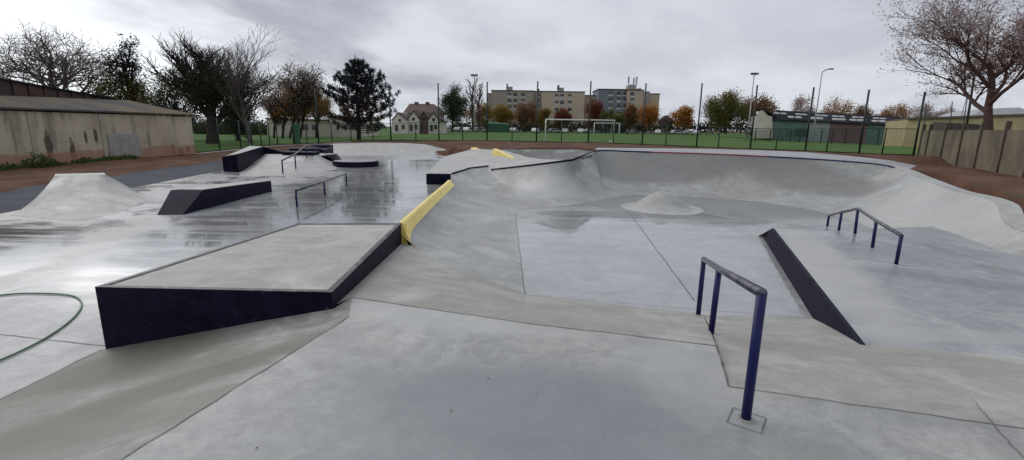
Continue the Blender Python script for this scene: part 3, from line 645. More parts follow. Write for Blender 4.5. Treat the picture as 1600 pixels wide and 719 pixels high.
strip('expansion_joint', wob(at(395, 274.5, FLOOR), at(545, 272, FLOOR), seed=14), .05, M['lime'], .005)
strip('expansion_joint', wob(at(430, 296, FLOOR), at(600, 291, FLOOR), seed=15), .04, M['lime'], .005)
strip('expansion_joint', wob(at(330, 331, FLOOR), at(470, 322, FLOOR), seed=16), .02, M['lime'], .005)
strip('expansion_joint', wob(at(905, 303, FLOOR), at(1200, 316, FLOOR), seed=17), .03, M['lime'], .006)
# crack in the deck bottom right
strip('expansion_joint', wob(at(1520, 625, .0), at(1600, 719, 0), seed=18, amp=.01), .006, J, .004)
# square base cut round the near post
bpc = Vector((1.30, 2.36)); q4 = [bpc+Vector((math.cos(a), math.sin(a)))*.12 for a in [R(10), R(100), R(190), R(280)]]
for i in range(4):
    a, b = q4[i], q4[(i+1) % 4]; strip('expansion_joint', wob((a.x, a.y, 0), (b.x, b.y, 0), 4, .001, i), .005, J, .0045)
# ------------------------------------------------------------------ rails
def rail(name, label, bases, tops, r, group=None, toppts=None, plate=True):
    e = empty(name, bases[0], label, 'handrail', group)
    tp = [Vector(t) for t in (toppts or tops)]
    g = MB(); g.tube(tp, r*1.0, 12); g.build('top_tube', M['railtop'], e, True)
    for b, t in zip(bases, tops):
        b = Vector(b); t = Vector(t)
        g = MB(); g.tube([b - Vector((0, 0, .03)), t - Vector((0, 0, r*.3))], r*.92, 12); g.build('post', M['blue'], e, True)
    return e
rail('handrail', 'nearest dark blue handrail sloping down the bank in the right foreground', [(1.30, 2.37, 0), (1.76, 3.94, -.2), (2.05, 4.95, -.44)], [(1.30, 2.37, .73), (1.77, 3.94, .40), (2.05, 4.95, .21)], .028)
rail('handrail', 'dark blue handrail with a bent peak at the back of the black sided platform', [(5.26, 6.34, -.2), (5.63, 7.29, -.2), (6.09, 8.34, -.2), (6.46, 9.3, -.36), (6.89, 10.3, FLOOR)], [(5.26, 6.34, .2), (5.62, 7.29, .225), (6.07, 8.34, .25), (6.46, 9.3, .02), (6.89, 10.3, -.22)], .026)
rail('handrail', 'straight low dark blue flat rail standing on the wet plaza', [(-5.39, 11.86, FLOOR), (-5.50, 13.96, FLOOR), (-5.66, 16.3, FLOOR)], [(-5.39, 11.86, -.05), (-5.50, 13.96, -.05), (-5.66, 16.3, -.05)], .028)
rail('handrail', 'peaked dark blue handrail over the pale bank on the far left', [(-9.42, 19.7, FLOOR), (-9.46, 21, -.30), (-10.22, 24, -.0), (-10.05, 25, .0), (-10.0, 26, -.1)], [(-9.42, 19.7, .12), (-9.46, 21, .30), (-10.22, 24, .58), (-10.05, 25, .42), (-10.0, 26, .24)], .03)
# grout round the near post foot
g = MB(); rnd = random.Random(3); ring = [(1.30+math.cos(a)*rnd.uniform(.045, .062), 2.37+math.sin(a)*rnd.uniform(.045, .062)) for a in [2*math.pi*k/18 for k in range(18)]]
g.hexa([(x, y, -.01) for x, y in ring], [(1.30+(x-1.30)*.8, 2.37+(y-2.37)*.8, .009) for x, y in ring]); tag(g.build('grout_patch', M['bank']), kind='structure')
# hose
hp = [at(-80, 470, FLOOR), at(-30, 466, FLOOR), at(0, 463, FLOOR), at(35, 460, FLOOR), at(70, 460, FLOOR), at(100, 461.5, FLOOR), at(120, 466, FLOOR), at(128, 476, FLOOR), at(122, 490, FLOOR), at(105, 507, FLOOR), at(75, 528, FLOOR), at(40, 547, FLOOR), at(0, 565, FLOOR), at(-50, 585, FLOOR)]
pl = [Vector((p.x, p.y, FLOOR+.012)) for p in hp]; hp2 = []
for i in range(len(pl)-1):
    for k in range(5): hp2.append(catm([Vector((0,0,0))]*0 + pl, i+k/5) if not (2 < i < 9) else None)
def cr2(lst, t):
    i = int(math.floor(t)); f = t-i; n = len(lst); P = [lst[max(0, min(n-1, i+k))] for k in (-1, 0, 1, 2)]
    return .5*((2*P[1]) + (P[2]-P[0])*f + (2*P[0]-5*P[1]+4*P[2]-P[3])*f*f + (3*P[1]-P[0]-3*P[2]+P[3])*f**3)
hp2 = [cr2(pl, k/6) for k in range(6*(len(pl)-1))]
g = MB(); g.tube(hp2, .009, 8); tag(g.build('garden_hose', M['rubber'], None, True), 'green garden hose looped on the wet floor at the left edge', 'hose')
# ------------------------------------------------------------------ fence
fe = empty('sports_fence', (4, 45, .2), 'dark green sports ground fence with tall ball stop posts along the grass field', 'fence')
for px, pb, pt, Y in tall:
    b = atY(px, pb, Y); t = atY(px, pt, Y); g = MB(); g.tube([b-Vector((0, 0, .3)), Vector((b.x, b.y, t.z))], .065, 8); g.build('tall_post', M['fence'], fe, True)
for px, pb, pt, Y in small:
    b = atY(px, pb, Y); t = atY(px, pt, Y); g = MB(); g.tube([b-Vector((0, 0, .3)), Vector((b.x, b.y, t.z))], .045, 8); g.build('post', M['fence'], fe, True)
def netmat():
    m, nt, b = newmat('green_wire_mesh'); b.inputs['Base Color'].default_value = (.012, .03, .02, 1); b.inputs['Roughness'].default_value = .6
    p = pos(nt); tr = nt.nodes.new('ShaderNodeBsdfTransparent'); ms = nt.nodes.new('ShaderNodeMixShader')
    nt.links.new(Mx(nt, 'ADD', .12, Mx(nt, 'MULTIPLY', noi(nt, p, .6), .10)), ms.inputs[0])
    nt.links.new(tr.outputs[0], ms.inputs[1]); nt.links.new(b.outputs[0], ms.inputs[2]); nt.links.new(ms.outputs[0], nt.nodes['Material Output'].inputs[0]); return m
M['net'] = netmat()
g = MB(); al = sorted(small + tall)
hs = {}
rows = []
sm = {px: (pb, pt, Y) for px, pb, pt, Y in small}
for px, pb, pt, Y in al:
    b = atY(px, pb, Y)
    # wire mesh height follows the short posts
    near = min(small, key=lambda q: abs(q[0]-px)); hgt = atY(near[0], near[2], near[3]).z - atY(near[0], near[1], near[3]).z
    rows.append([b+Vector((0, .05, .03)), b+Vector((0, .05, hgt-.03))])
g.grid(rows); g.build('wire_mesh', M['net'], fe)
g = MB(); g.tube([r[1] for r in rows], .02, 5); g.build('top_rail', M['fence'], fe)
# kerb under left fence
g = MB(); P = [atY(px, pb+1.5, Y-.6) for px, pb, pt, Y in small[:12]]
for a, b in zip(P[:-1], P[1:]): g.obox(a, b, .35, a.z-.2, a.z+.06, b.z-.2, b.z+.06)
tag(g.build('concrete_kerb', M['mound']), 'pale concrete kerb along the foot of the left fence', 'kerb')
# green gate panel
a, b = atY(461, 226, 40.7), atY(470, 226, 41.0)
gt = empty('fence_gate', a, 'narrow solid green gate standing in the left fence by the brown trees', 'gate')
M['green'] = simple('green_paint', (.012, .07, .03), (.02, .10, .045), .5, 3.)
g = MB(); g.obox(a, b, .05, a.z, a.z+1.75); g.build('panel', M['green'], gt); g = MB(); g.tube([a-Vector((.05, 0, .1)), a+Vector((-.05, 0, 1.9))], .05, 6); g.build('post', M['fence'], gt)
# ------------------------------------------------------------------ left building
M['render_wall'] = None
def wallmat():
    m, nt, b = newmat('stained_render'); p = pos(nt); s = N(nt, 'ShaderNodeSeparateXYZ'); nt.links.new(p, s.inputs[0])
    c = MixC(nt, MapR(nt, noi(nt, p, .5, 6., .6), .35, .65), (.56, .49, .37), (.42, .36, .27))
    st = noi(nt, p, 1.0, 5., .6, 0, (1, 1.6, .22)); c = MixC(nt, Mx(nt, 'MULTIPLY', MapR(nt, st, .50, .68), .6), c, (.12, .10, .085))
    c = MixC(nt, Mx(nt, 'MULTIPLY', MapR(nt, noi(nt, p, 7., 5., .7), .45, .7), .25), c, (.14, .12, .10))
    for y, z0, z1, ww in [(22.7, -.4, 1.25, .42), (23.9, -.45, .85, .34), (24.75, .5, 1.2, .2), (25.35, .45, 1.4, .26), (31.0, -.4, .3, .3), (31.7, -.4, .1, .5), (32.4, -.4, .2, .4)]:
        my = Mx(nt, 'DIVIDE', Mx(nt, 'SUBTRACT', s.outputs[1], y), ww/2); mz = Mx(nt, 'DIVIDE', Mx(nt, 'SUBTRACT', s.outputs[2], (z0+z1)/2-.06), (z1-z0)/2)
        rr = Mx(nt, 'ADD', Mx(nt, 'MULTIPLY', my, my), Mx(nt, 'MULTIPLY', mz, mz)); rr = Mx(nt, 'ADD', rr, Mx(nt, 'MULTIPLY', Mx(nt, 'SUBTRACT', noi(nt, p, 3.5, 6., .7), .5), 2.6))
        c = MixC(nt, Mx(nt, 'MULTIPLY', MapR(nt, rr, .45, 1.15, 1., 0.), .85), c, (.07, .045, .04))
    low = MapR(nt, Mx(nt, 'ADD', s.outputs[2], Mx(nt, 'MULTIPLY', noi(nt, p, 1.5), .5)), .30, .48, 1., 0.)
    c = MixC(nt, Mx(nt, 'MULTIPLY', low, .75), c, (.36, .19, .13))
    nt.links.new(c, b.inputs['Base Color']); b.inputs['Roughness'].default_value = .9; b.inputs['Specular IOR Level'].default_value = .2
    return m
M['render'] = wallmat()
M['roof'] = simple('weathered_sheet_roof', (.09, .085, .085), (.17, .135, .09), .95, .35, 0, .3, 8., spec=.1)
M['hallroof'] = simple('dark_hall_roof', (.028, .03, .036), (.045, .046, .052), .95, .3, spec=0.)
M['redroof'] = simple('brown_corrugated_sheet', (.075, .032, .026), (.045, .022, .02), .6, 1.5)
M['hatch'] = simple('grey_shutter', (.36, .34, .32), (.28, .27, .25), .7, 3.)
M['soot'] = simple('dark_stain', (.04, .028, .028), (.09, .05, .04), .9, 4.)
lbd = empty('long_outbuilding', (-21.7, 20, -.46), 'long low weathered beige outbuilding with grey and brown roof on the left', 'building')
XW = -21.7; ez = 1.98
g = MB(); g.box((-34, 2, -1.2), (XW, 33.1, ez)); g.build('wall', M['render'], lbd)
# roof slope seen over the eave
rx = -24.6
def slope_top(y): return 2.55 + .0375*(y-23)
def band_top(y): return 3.48 - .083*(y-23.9)
g = MB(); bb = []; tt = []
ro = [(XW+.18, 1.8, ez+.01), (XW+.18, 33.3, ez+.10), (rx, 31.6, slope_top(31.6)), (rx, 1.8, slope_top(1.8))]
g.hexa(ro, [(x, y, z+.08) for x, y, z in ro]); g.build('roof', M['roof'], lbd)
g = MB(); y = 2.0
while y < 30.4:
    y2 = y+.4; xo = -24.62 + (.05 if int(y/.2) % 4 < 2 else 0)
    g.hexa([(-24.75, y, 1.5), (xo, y, 1.5), (xo, y2-.02, 1.5), (-24.75, y2-.02, 1.5)], [(-24.75, y, band_top(y)), (xo, y, band_top(y)), (xo, y2-.02, band_top(y2)), (-24.75, y2-.02, band_top(y2))]); y += .4
g.build('corrugated_band', M['redroof'], lbd)
ur = [(-36, 2, band_top(2)), (-24.45, 2, band_top(2)), (-24.45, 30.6, band_top(30.6)), (-36, 30.6, band_top(30.6))]
g = MB(); g.hexa(ur, [(x, y, z+.07) for x, y, z in ur]); g.build('upper_roof', M['hallroof'], lbd)
g = MB(); g.box((XW-.02, 26.05, -.35), (XW+.05, 28.2, .95)); g.build('shutter', M['hatch'], lbd)
for y in (21.9, 25.7): 
    g = MB(); g.box((XW, y, -.6), (XW+.05, y+.22, ez-.02)); g.build('pilaster', simple('pale_render', (.42, .38, .30), (.34, .30, .24), .9, 2.), lbd)
# weeds at wall foot
def weeds(name, label, pts, mat, n, size):
    rnd = random.Random(5); g = MB()
    for (x, y, z, rx_, ry_, hh) in pts:
        for k in range(n):
            a = rnd.uniform(0, 6.28); r = rnd.random()**.5
            p = Vector((x+rx_*r*math.cos(a), y+ry_*r*math.sin(a), z + rnd.uniform(0, hh)*(1-r*.7)))
            d = Vector((rnd.uniform(-1, 1), rnd.uniform(-1, 1), rnd.uniform(0, 1.4))).normalized()*size*rnd.uniform(.6, 1.4); e = d.orthogonal().normalized()*size*.35
            g.quad(p-e, p+e, p+d+e*.5, p+d-e*.5)
    o = g.build(name, mat); return o
M['weed'] = leafmat('weed_green', [(.05, .09, .02), (.09, .14, .03), (.10, .10, .04)], 2.)
tag(weeds('weeds', '', [(-21.2, y, -.47, .35, .8, .35 if y != 21.6 else .8) for y in (18.5, 20, 21.6, 22, 24, 25.5, 26.5)], M['weed'], 260, .09), kind='stuff')
# fallen leaves on the soil
g = MB(); rnd = random.Random(12)
for k in range(2600):
    if rnd.random() < .6: x = rnd.uniform(-21, -15.2); y = rnd.uniform(9, 33)
    else: x = rnd.uniform(11, 24); y = rnd.uniform(6, 26)
    if inside(x, y, parkpoly): continue
    z = gz(x, y)+.045; a = rnd.uniform(0, 6.28); r = rnd.uniform(.025, .06); c, s_ = math.cos(a)*r, math.sin(a)*r
    g.quad((x-c, y-s_, z), (x+s_*.6, y-c*.6, z+rnd.uniform(0, .03)), (x+c, y+s_, z+.01), (x-s_*.6, y+c*.6, z+rnd.uniform(0, .03)))
for k in range(60):
    x = rnd.uniform(-2.5, 5); y = rnd.uniform(1.2, 3.2); r = rnd.uniform(.004, .011); a = rnd.uniform(0, 6.28); c, s_ = math.cos(a)*r, math.sin(a)*r
    if not (-1.2 < x < 1.2 or y < 2.1) or x < -1.3: continue
    if y > 3.3-.35*max(0, x): continue
    g.quad((x-c, y-s_, .006), (x+s_*.6, y-c*.6, .008), (x+c, y+s_, .006), (x-s_*.6, y+c*.6, .009))
tag(g.build('fallen_leaves', leafmat('litter', [(.22, .10, .03), (.30, .17, .06), (.12, .06, .03)], 3.)), kind='stuff')
# ------------------------------------------------------------------ trees
def branches(rnd, g, p, d, ln, r, lev, maxlev, tips, cfg):
    nseg = 4 if lev < 2 else 3
    pts = [p]; rad = [r]; q = p.copy(); dd = d.copy()
    for k in range(nseg):
        dd = (dd + Vector((rnd.gauss(0, 1), rnd.gauss(0, 1), rnd.gauss(0, 1)))*cfg['jit'] + Vector((0, 0, cfg['up']))).normalized()
        q = q + dd*ln/nseg; pts.append(q.copy()); rad.append(max(r*(1-(k+1)/nseg*.55), cfg['rmin']))
    g.append((pts, rad, 7 if lev == 0 else (5 if lev < 2 else 3)))
    if lev >= maxlev:
        tips.append((pts[-1], dd)); tips.append((pts[1], dd)); return
    nb = cfg['nb'][min(lev, len(cfg['nb'])-1)]
    base = rnd.uniform(0, 6.28)
    for k in range(nb):
        t = cfg['start'][min(lev, len(cfg['start'])-1)] + (1-cfg['start'][min(lev, len(cfg['start'])-1)])*(k+rnd.random()*.6)/nb
        t = min(t, .999); i = int(t*nseg); f = t*nseg-i; bp = pts[i].lerp(pts[i+1], f)
        ax = (pts[i+1]-pts[i]).normalized(); o1 = ax.orthogonal().normalized(); o2 = ax.cross(o1)
        a = base + k*2.4 + rnd.uniform(-.4, .4); sp_ = cfg['spread']*rnd.uniform(.7, 1.25)
        nd = (ax*math.cos(sp_) + (o1*math.cos(a)+o2*math.sin(a))*math.sin(sp_)).normalized()
        branches(rnd, g, bp, nd, ln*cfg['ratio']*rnd.uniform(.75, 1.15)*(1.05-.35*t if lev == 0 else 1), max(rad[i]*.62, cfg['rmin']), lev+1, maxlev, tips, cfg)
CF = dict(jit=.13, up=.06, rmin=.012, nb=[7, 6, 5, 4], start=[.35, .25, .2], spread=.75, ratio=.62)
def leaves(g, rnd, centers, n, spread, size, asp=.6):
    for k in range(n):
        c = centers[rnd.randrange(len(centers))]
        p = c + Vector((rnd.gauss(0, spread), rnd.gauss(0, spread), rnd.gauss(0, spread)))
        d = Vector((rnd.gauss(0, 1), rnd.gauss(0, 1), rnd.gauss(0, 1))).normalized()*size*rnd.uniform(.6, 1.3)
        e = d.cross(Vector((rnd.gauss(0, 1), rnd.gauss(0, 1), rnd.gauss(0, 1)))).normalized()*size*asp*rnd.uniform(.5, 1.)*.5
        g.quad(p-d*.5, p+e, p+d*.5, p-e)
def fit(v, b, x0, x1, ztop, depth=None):
    """scale a grown tree so its crown fills a width and a height"""
    v = [q for pts, rad, n in v for q in pts]; ax = [q.x-b.x for q in v]; mxx = sorted(ax)[int(len(ax)*.998)]; mnx = sorted(ax)[int(len(ax)*.002)]; mz = max(q.z-b.z for q in v)
    sx = (x1-x0)/(mxx-mnx); sz = (ztop-b.z)/mz; cx0 = (x0+x1)/2 - b.x; cxs = (mxx+mnx)/2*sx
    def f(q):
        h = (q.z-b.z)*sz; k = min(1, max(0, (q.z-b.z)/mz)); return Vector((b.x + (q.x-b.x)*sx + (cx0-cxs)*k**1.3, b.y+(q.y-b.y)*sx, b.z+h))
    return f
def tree(name, label, Y, px, py, x0, x1, ytop, seed, bark, trunk_r, lv=4, cfg=None, leaf=None, nleaf=0, lsize=.12, lspread=.25, cat='tree', group=None, trunkfrac=.35, filt=None, leaf2=None):
    rnd = random.Random(seed); c = dict(CF); c.update(cfg or {})
    b = atY(px, py, Y); xx0 = atY(x0, (py+ytop)/2, Y).x; xx1 = atY(x1, (py+ytop)/2, Y).x; zt = atY((x0+x1)/2, ytop, Y).z; hh = zt-b.z
    c['rmin'] = c['rmin']*Y/45
    e = empty(name, b, label, cat, group); g = []; tips = []
    branches(rnd, g, b.copy(), Vector((0, 0, 1)), hh*trunkfrac*1.6, trunk_r, 0, lv, tips, c)
    f = fit(g, b, xx0, xx1, zt); tb = g; g = MB()
    for pts, rad, n in tb:
        g.tube([f(q) - (Vector((0, 0, .15)) if q.z < b.z+.01 else Vector()) for q in pts], rad, n, cap=False)
    g.build('trunk', BK[bark], e, True)
    tc = [f(t[0]) for t in tips]
    if leaf and nleaf:
        if filt: tc = [q for q in tc if filt(q, b, hh)] or tc
        g = MB(); leaves(g, rnd, tc, nleaf, lspread, lsize); g.build('crown', L[leaf], e)
    if leaf2:
        lf, n2, ff = leaf2; t2 = [f(t[0]) for t in tips]; t2 = [q for q in t2 if ff(q, b, hh)]
        if t2: g = MB(); leaves(g, rnd, t2, n2, lspread, lsize); tag(g.build('crown', L[lf], e), 'patch of differently coloured leaves')
    return e
def bush(name, label, Y, px, py, x0, x1, ytop, seed, bark, leaf, n=3500, size=.25, clumps=26, low=.25, cat='tree', group=None, leaf2=None, trunk_r=.2):
    """leafy tree: trunk with limbs running to clumps of leaves"""
    rnd = random.Random(seed); b = atY(px, py, Y); xa = atY(x0, (py+ytop)/2, Y).x; xb = atY(x1, (py+ytop)/2, Y).x; zt = atY((x0+x1)/2, ytop, Y).z
    hh = zt-b.z; wd = (xb-xa)/2; cx = (xa+xb)/2; cz = b.z+hh*(low+(1-low)/2); ch = hh*(1-low)/2
    e = empty(name, b, label, cat, group); cen = []
    while len(cen) < clumps:
        v = Vector((rnd.uniform(-1, 1), rnd.uniform(-1, 1), rnd.uniform(-1, 1)))
        if .35 < v.length < 1: cen.append(Vector((cx+v.x*wd*.82, b.y+v.y*wd*.7, cz+v.z*ch*.84)))
    g = MB(); top = Vector((cx, b.y, b.z+hh*.6)); g.tube([b-Vector((0, 0, .15)), b.lerp(top, .5)+Vector((rnd.uniform(-.1, .1), 0, 0)), top], [trunk_r, trunk_r*.75, trunk_r*.3], 7)
    for c in cen:
        s = b.lerp(top, rnd.uniform(.35, .9)); mid = s.lerp(c, .5)+Vector((0, 0, rnd.uniform(-.1, .3))); g.tube([s, mid, c], [trunk_r*.35, trunk_r*.22, trunk_r*.08], 4)
    g.build('trunk', BK[bark], e, True)
    sp_ = min(wd, ch)*.20; g = MB(); leaves(g, rnd, cen, int(n*1.5), sp_, size*.85, .8); g.build('crown', L[leaf], e)
    if leaf2:
        g = MB(); leaves(g, rnd, cen[:max(3, clumps//4)], n//4, sp_*1.1, size, .8); tag(g.build('crown', L[leaf2], e), 'differently coloured clumps of leaves')
    return e
# --- left group
tree('bare_tree', 'broad nearly bare tree behind the long outbuilding at the far left', 48, 108, 236, -14, 196, 38, 11, 'mid', .38, 4, dict(spread=.8, nb=[8, 7, 6, 5], up=.09, rmin=.016), 'grey', 3200, .15, .35, trunkfrac=.3)
tree('conifer_tree', 'tall narrow dark evergreen behind the outbuilding roof', 52, 232, 236, 190, 272, 58, 5, 'dark', .3, 4, dict(spread=1.1, nb=[14, 6, 5, 3], start=[.15, .2, .2], up=.03, ratio=.42), 'pine', 6500, .24, .28, trunkfrac=.55)
bush('ochre_bush', 'ochre and olive bushy tree close behind the outbuilding roof', 50, 195, 232, 140, 250, 118, 4, 'dark', 'olive', 7000, .24, 34, .1, leaf2='ochre')
tree('broad_tree', 'thick trunked dark tree with bare upper twigs right of the outbuilding', 41, 331, 231, 245, 400, 38, 21, 'dark', .52, 4, dict(spread=.6, jit=.09, nb=[9, 7, 6, 4], up=.2, start=[.22, .2, .2]), 'dark', 12000, .18, .42, trunkfrac=.3, filt=lambda q, b, h: .28 < (q.z-b.z)/h < .60)
bush('dark_tree', 'dark green leafy tree behind the thick trunked tree beside the outbuilding', 46, 283, 232, 235, 320, 118, 8, 'dark', 'dark', 4200, .22, 40, .15)
bush('low_evergreen', 'dark drooping evergreen between the thick trunk and the slim bare tree', 47, 372, 228, 345, 400, 148, 9, 'dark', 'dark', 6000, .2, 30, .2)
tree('bare_tree', 'slim tall bare tree with fine upswept twigs left of the brown trees', 42, 393, 229, 334, 452, 42, 33, 'mid', .22, 4, dict(spread=.48, jit=.07, nb=[8, 6, 6, 4], up=.2, start=[.3, .2, .2], rmin=.013), trunkfrac=.42)
tree('bare_tree', 'rounded thinning tree with dark leaf tufts above the brown trees', 56, 462, 222, 412, 514, 92, 14, 'dark', .24, 4, dict(spread=.8, nb=[8, 6, 5, 4], up=.06, rmin=.016), 'grey', 4200, .2, .4, trunkfrac=.3)
bt = [(428, 218, 412, 452, 150, 61, 'brown'), (441, 218, 424, 474, 128, 60, 'rust'), (452, 217, 440, 492, 138, 62, 'brown'), (468, 218, 455, 506, 118, 59, 'rust'), (494, 217, 476, 520, 140, 63, 'ochre')]
bl_ = ['leftmost of the five brown leaved trees by the cream school wall', 'rust coloured tree second from left by the cream school wall', 'middle brown tree of the row by the cream school wall', 'tallest rust coloured tree left of the big pine', 'ochre tree closest to the left side of the big pine']
for i, (px, py, a, b_, t, Y, lf) in enumerate(bt):
    bush('autumn_tree', bl_[i], Y, px, py, a, b_, t, 40+i, 'dark', lf, 5200, .2, 30, .36, group='brown trees by the cream school', trunk_r=.16)
# --- pine
def pine(Y, px, py, x0, x1, ytop, seed):
    rnd = random.Random(seed); b = atY(px, py, Y); zt = atY(px, ytop, Y).z; hh = zt-b.z; wd = (atY(x1, 150, Y).x-atY(x0, 150, Y).x)/2; cx = (atY(x1, 150, Y).x+atY(x0, 150, Y).x)/2
    e = empty('pine_tree', b, 'large dark pine with brown inner needles standing alone beyond the fence', 'tree')
    g = MB(); g.tube([b-Vector((0, 0, .2)), b+Vector((.05, 0, hh*.4)), b+Vector((-.05, 0, hh*.8)), b+Vector((0, 0, hh*.98))], [.24, .17, .08, .02], 8)
    cl = []
    for k in range(92):
        t = .09 + .89*(k/91)**.95; z0 = b.z+hh*t*.9; shape = max(.12, (1-max(0, (t-.38)/.66)**1.7))*(1 if t > .22 else .85); ln = wd*shape*rnd.uniform(.55, 1.08)
        a = k*2.4+rnd.uniform(-.3, .3); st = Vector((b.x, b.y, z0)); cc = (cx-b.x)*.6
        en = st + Vector((math.cos(a)*ln+cc, math.sin(a)*ln, ln*rnd.uniform(.12, .42))); en.z = min(en.z, zt-.1); md = st.lerp(en, .55)-Vector((0, 0, ln*.08)); g.tube([st, md, en], [.05, .035, .012], 4)
        nsb = max(3, int(ln*3.2))
        for j in range(nsb):
            f = .3+.7*(j+rnd.random())/nsb; q = st.lerp(md, f/.55) if f < .55 else md.lerp(en, (f-.55)/.45)
            off = Vector((rnd.uniform(-1, 1), rnd.uniform(-1, 1), rnd.uniform(.0, .75)))*.42*(1.2-.4*f); g.tube([q, q+off], [.02, .01], 3, False); cl.append((q+off, f, t))
    g.build('trunk', BK['dark'], e, True)
    ga, gb = MB(), MB()
    for c, f, t in cl:
        inner = (f < .68 and t < .55 and rnd.random() < .8) or (c.x < b.x+.3 and c.z < b.z+hh*.42 and rnd.random() < .65); gg = gb if inner else ga
        for k in range(26 if not inner else 14):
            d = Vector((rnd.gauss(0, 1), rnd.gauss(0, 1), rnd.gauss(.5, 1))).normalized()*rnd.uniform(.18, .34); s = d.orthogonal().normalized()*.035; o_ = c+Vector((rnd.gauss(0, .07), rnd.gauss(0, .07), rnd.gauss(0, .09)))
            gg.quad(o_-s, o_+s, o_+d+s*.4, o_+d-s*.4)
    ga.build('crown', L['pine'], e); tag(gb.build('crown', L['pinebrown'], e), 'brown inner needles')
pine(50, 561, 219, 505, 627, 82, 3)
# --- middle distance
bush('dark_tree', 'dark round headed tree right of the gabled row houses', 95, 706, 205, 686, 733, 133, 61, 'dark', 'dark', 7000, .3, 36, .12)
tree('poplar_tree', 'taller left one of two slim bare poplars beside the white floodlight mast', 120, 738, 204, 729, 747, 121, 62, 'brown', .3, 3, dict(spread=.4, nb=[16, 7, 5], up=.2, start=[.15, .2, .2], ratio=.3, rmin=.02), 'mauve', 500, .25, .4, trunkfrac=.6, group='bare poplars')
tree('poplar_tree', 'right one of two slim bare poplars just right of the floodlight mast', 122, 750, 204, 743, 758, 128, 63, 'brown', .3, 3, dict(spread=.4, nb=[16, 7, 5], up=.2, start=[.15, .2, .2], ratio=.3, rmin=.02), 'mauve', 500, .25, .4, trunkfrac=.6, group='bare poplars')
mid = [('ochre', 725, 772, 160, 'ochre tree at the foot of the bare poplars'), ('ochre', 765, 806, 163, 'yellow brown tree before the left end of the apartment block'), ('brown', 800, 846, 158, 'dark brown bare looking tree before the left apartment block'), ('ochre', 838, 862, 168, 'small yellow tree at the gap before the second apartment block'),
       ('red', 860, 893, 172, 'dull red tree before the tan apartment block'), ('red', 910, 946, 158, 'pinkish brown tree below the low middle of the apartment block'), ('olive', 938, 978, 170, 'olive tree before the blue grey apartment block'), ('brown', 968, 998, 163, 'reddish brown tree below the rooftop antennas'), ('orange', 995, 1032, 164, 'bright orange tree at the right end of the apartment block'),
       ('orange', 1049, 1086, 167, 'rounded orange tree standing alone right of the apartment block'), ('grey', 1031, 1052, 182, 'low grey brown shrub between the two orange trees')]
for i, (lf, a, b_, t, lab) in enumerate(mid):
    bush('autumn_tree', lab, 150+3*(i % 3), (a+b_)/2, 204, a, b_, t, 70+i, 'dark', lf, 3200, .5, 26, .12, group='autumn trees along the far side of the field', trunk_r=.25)
bush('willow_tree', 'big green and yellow willow right of the middle of the field', 120, 1133, 207, 1098, 1170, 145, 90, 'dark', 'olive', 9000, .4, 46, .05, leaf2='ochre', trunk_r=.4)
bush('autumn_tree', 'brown spreading tree behind the pale gable of the sports hall', 125, 1180, 207, 1148, 1214, 149, 91, 'dark', 'brown', 6500, .4, 40, .15, trunk_r=.3)
for i, (a, b_, t, lf, lab) in enumerate([(1232, 1270, 149, 'mauve', 'pale brown tree behind the left part of the sports hall roof'), (1279, 1332, 153, 'rust', 'rounded rust tree behind the middle of the sports hall roof'), (1330, 1368, 166, 'brown', 'low brown tree behind the sports hall between two rounded ones'), (1368, 1420, 161, 'rust', 'rounded rust tree behind the right end of the sports hall'), (1415, 1462, 163, 'mauve', 'pale mauve tree above the yellow building'), (1455, 1500, 168, 'mauve', 'pale tree low on the skyline left of the big right tree')]):
    bush('autumn_tree', lab, 150, (a+b_)/2, 208, a, b_, t, 110+i, 'brown', lf, 3600, .45, 30, .1, group='autumn trees behind the sports hall')
# far hedge
g = MB(); rnd = random.Random(7); cs = []
for k in range(500):
    px = 690 + 560*rnd.random(); cs.append(atY(px, 202.5-rnd.random()*7, 170+rnd.uniform(-2, 2)))
leaves(g, rnd, cs, 9000, .9, .8, .9); tag(g.build('hedge', leafmat('dark_hedge', [(.015, .02, .012), (.03, .035, .02), (.05, .045, .025)], .3)), 'long dark hedge along the far edge of the grass field', 'hedge')
g = MB(); cs = []
for k in range(300):
    px = 300 + 160*rnd.random(); cs.append(atY(px, 208-rnd.random()*10, 75+rnd.uniform(-2, 2)))
leaves(g, rnd, cs, 5000, .6, .4, .9); tag(g.build('hedge', L['dark']), 'dark shrubbery beyond the left fence behind the thick trunked tree', 'hedge')
# --- right tree
tree('spreading_tree', 'large spreading tree with fading mauve and rust leaves behind the concrete wall', 29, 1548, 232, 1436, 1715, -70, 208, 'brown', .27, 5, dict(spread=.52, jit=.12, nb=[6, 5, 5, 4, 3], up=.10, start=[.36, .25, .2], ratio=.68, rmin=.008), 'mauve', 15000, .14, .13, trunkfrac=.27, leaf2=('rust', 5500, lambda q, b, h: q.x > b.x+.6 and .35 < (q.z-b.z)/h < .8))
# ------------------------------------------------------------------ right wall and buildings
def panelmat():
    m, nt, b = newmat('mossy_concrete_panel'); p = pos(nt)
    c = MixC(nt, MapR(nt, noi(nt, p, .8, 6., .65), .35, .65), (.13, .11, .082), (.19, .165, .12))
    c = MixC(nt, Mx(nt, 'MULTIPLY', MapR(nt, noi(nt, p, 1.2, 5., .6, 0, (1, 1, .3)), .48, .7), .6), c, (.07, .065, .05))
    nt.links.new(c, b.inputs['Base Color']); b.inputs['Roughness'].default_value = .9; b.inputs['Specular IOR Level'].default_value = .2; return m
M['panel'] = panelmat(); M['panelpost'] = simple('concrete_post', (.12, .095, .07), (.08, .065, .05), .9, 2.)
wl = empty('concrete_wall', (26, 28, -.3), 'weathered brown concrete panel wall with taller posts on the right', 'wall')
A, B = Vector((29.2, 34.9)), Vector((23.3, 22.4)); dd = (B-A).normalized()
wd = []
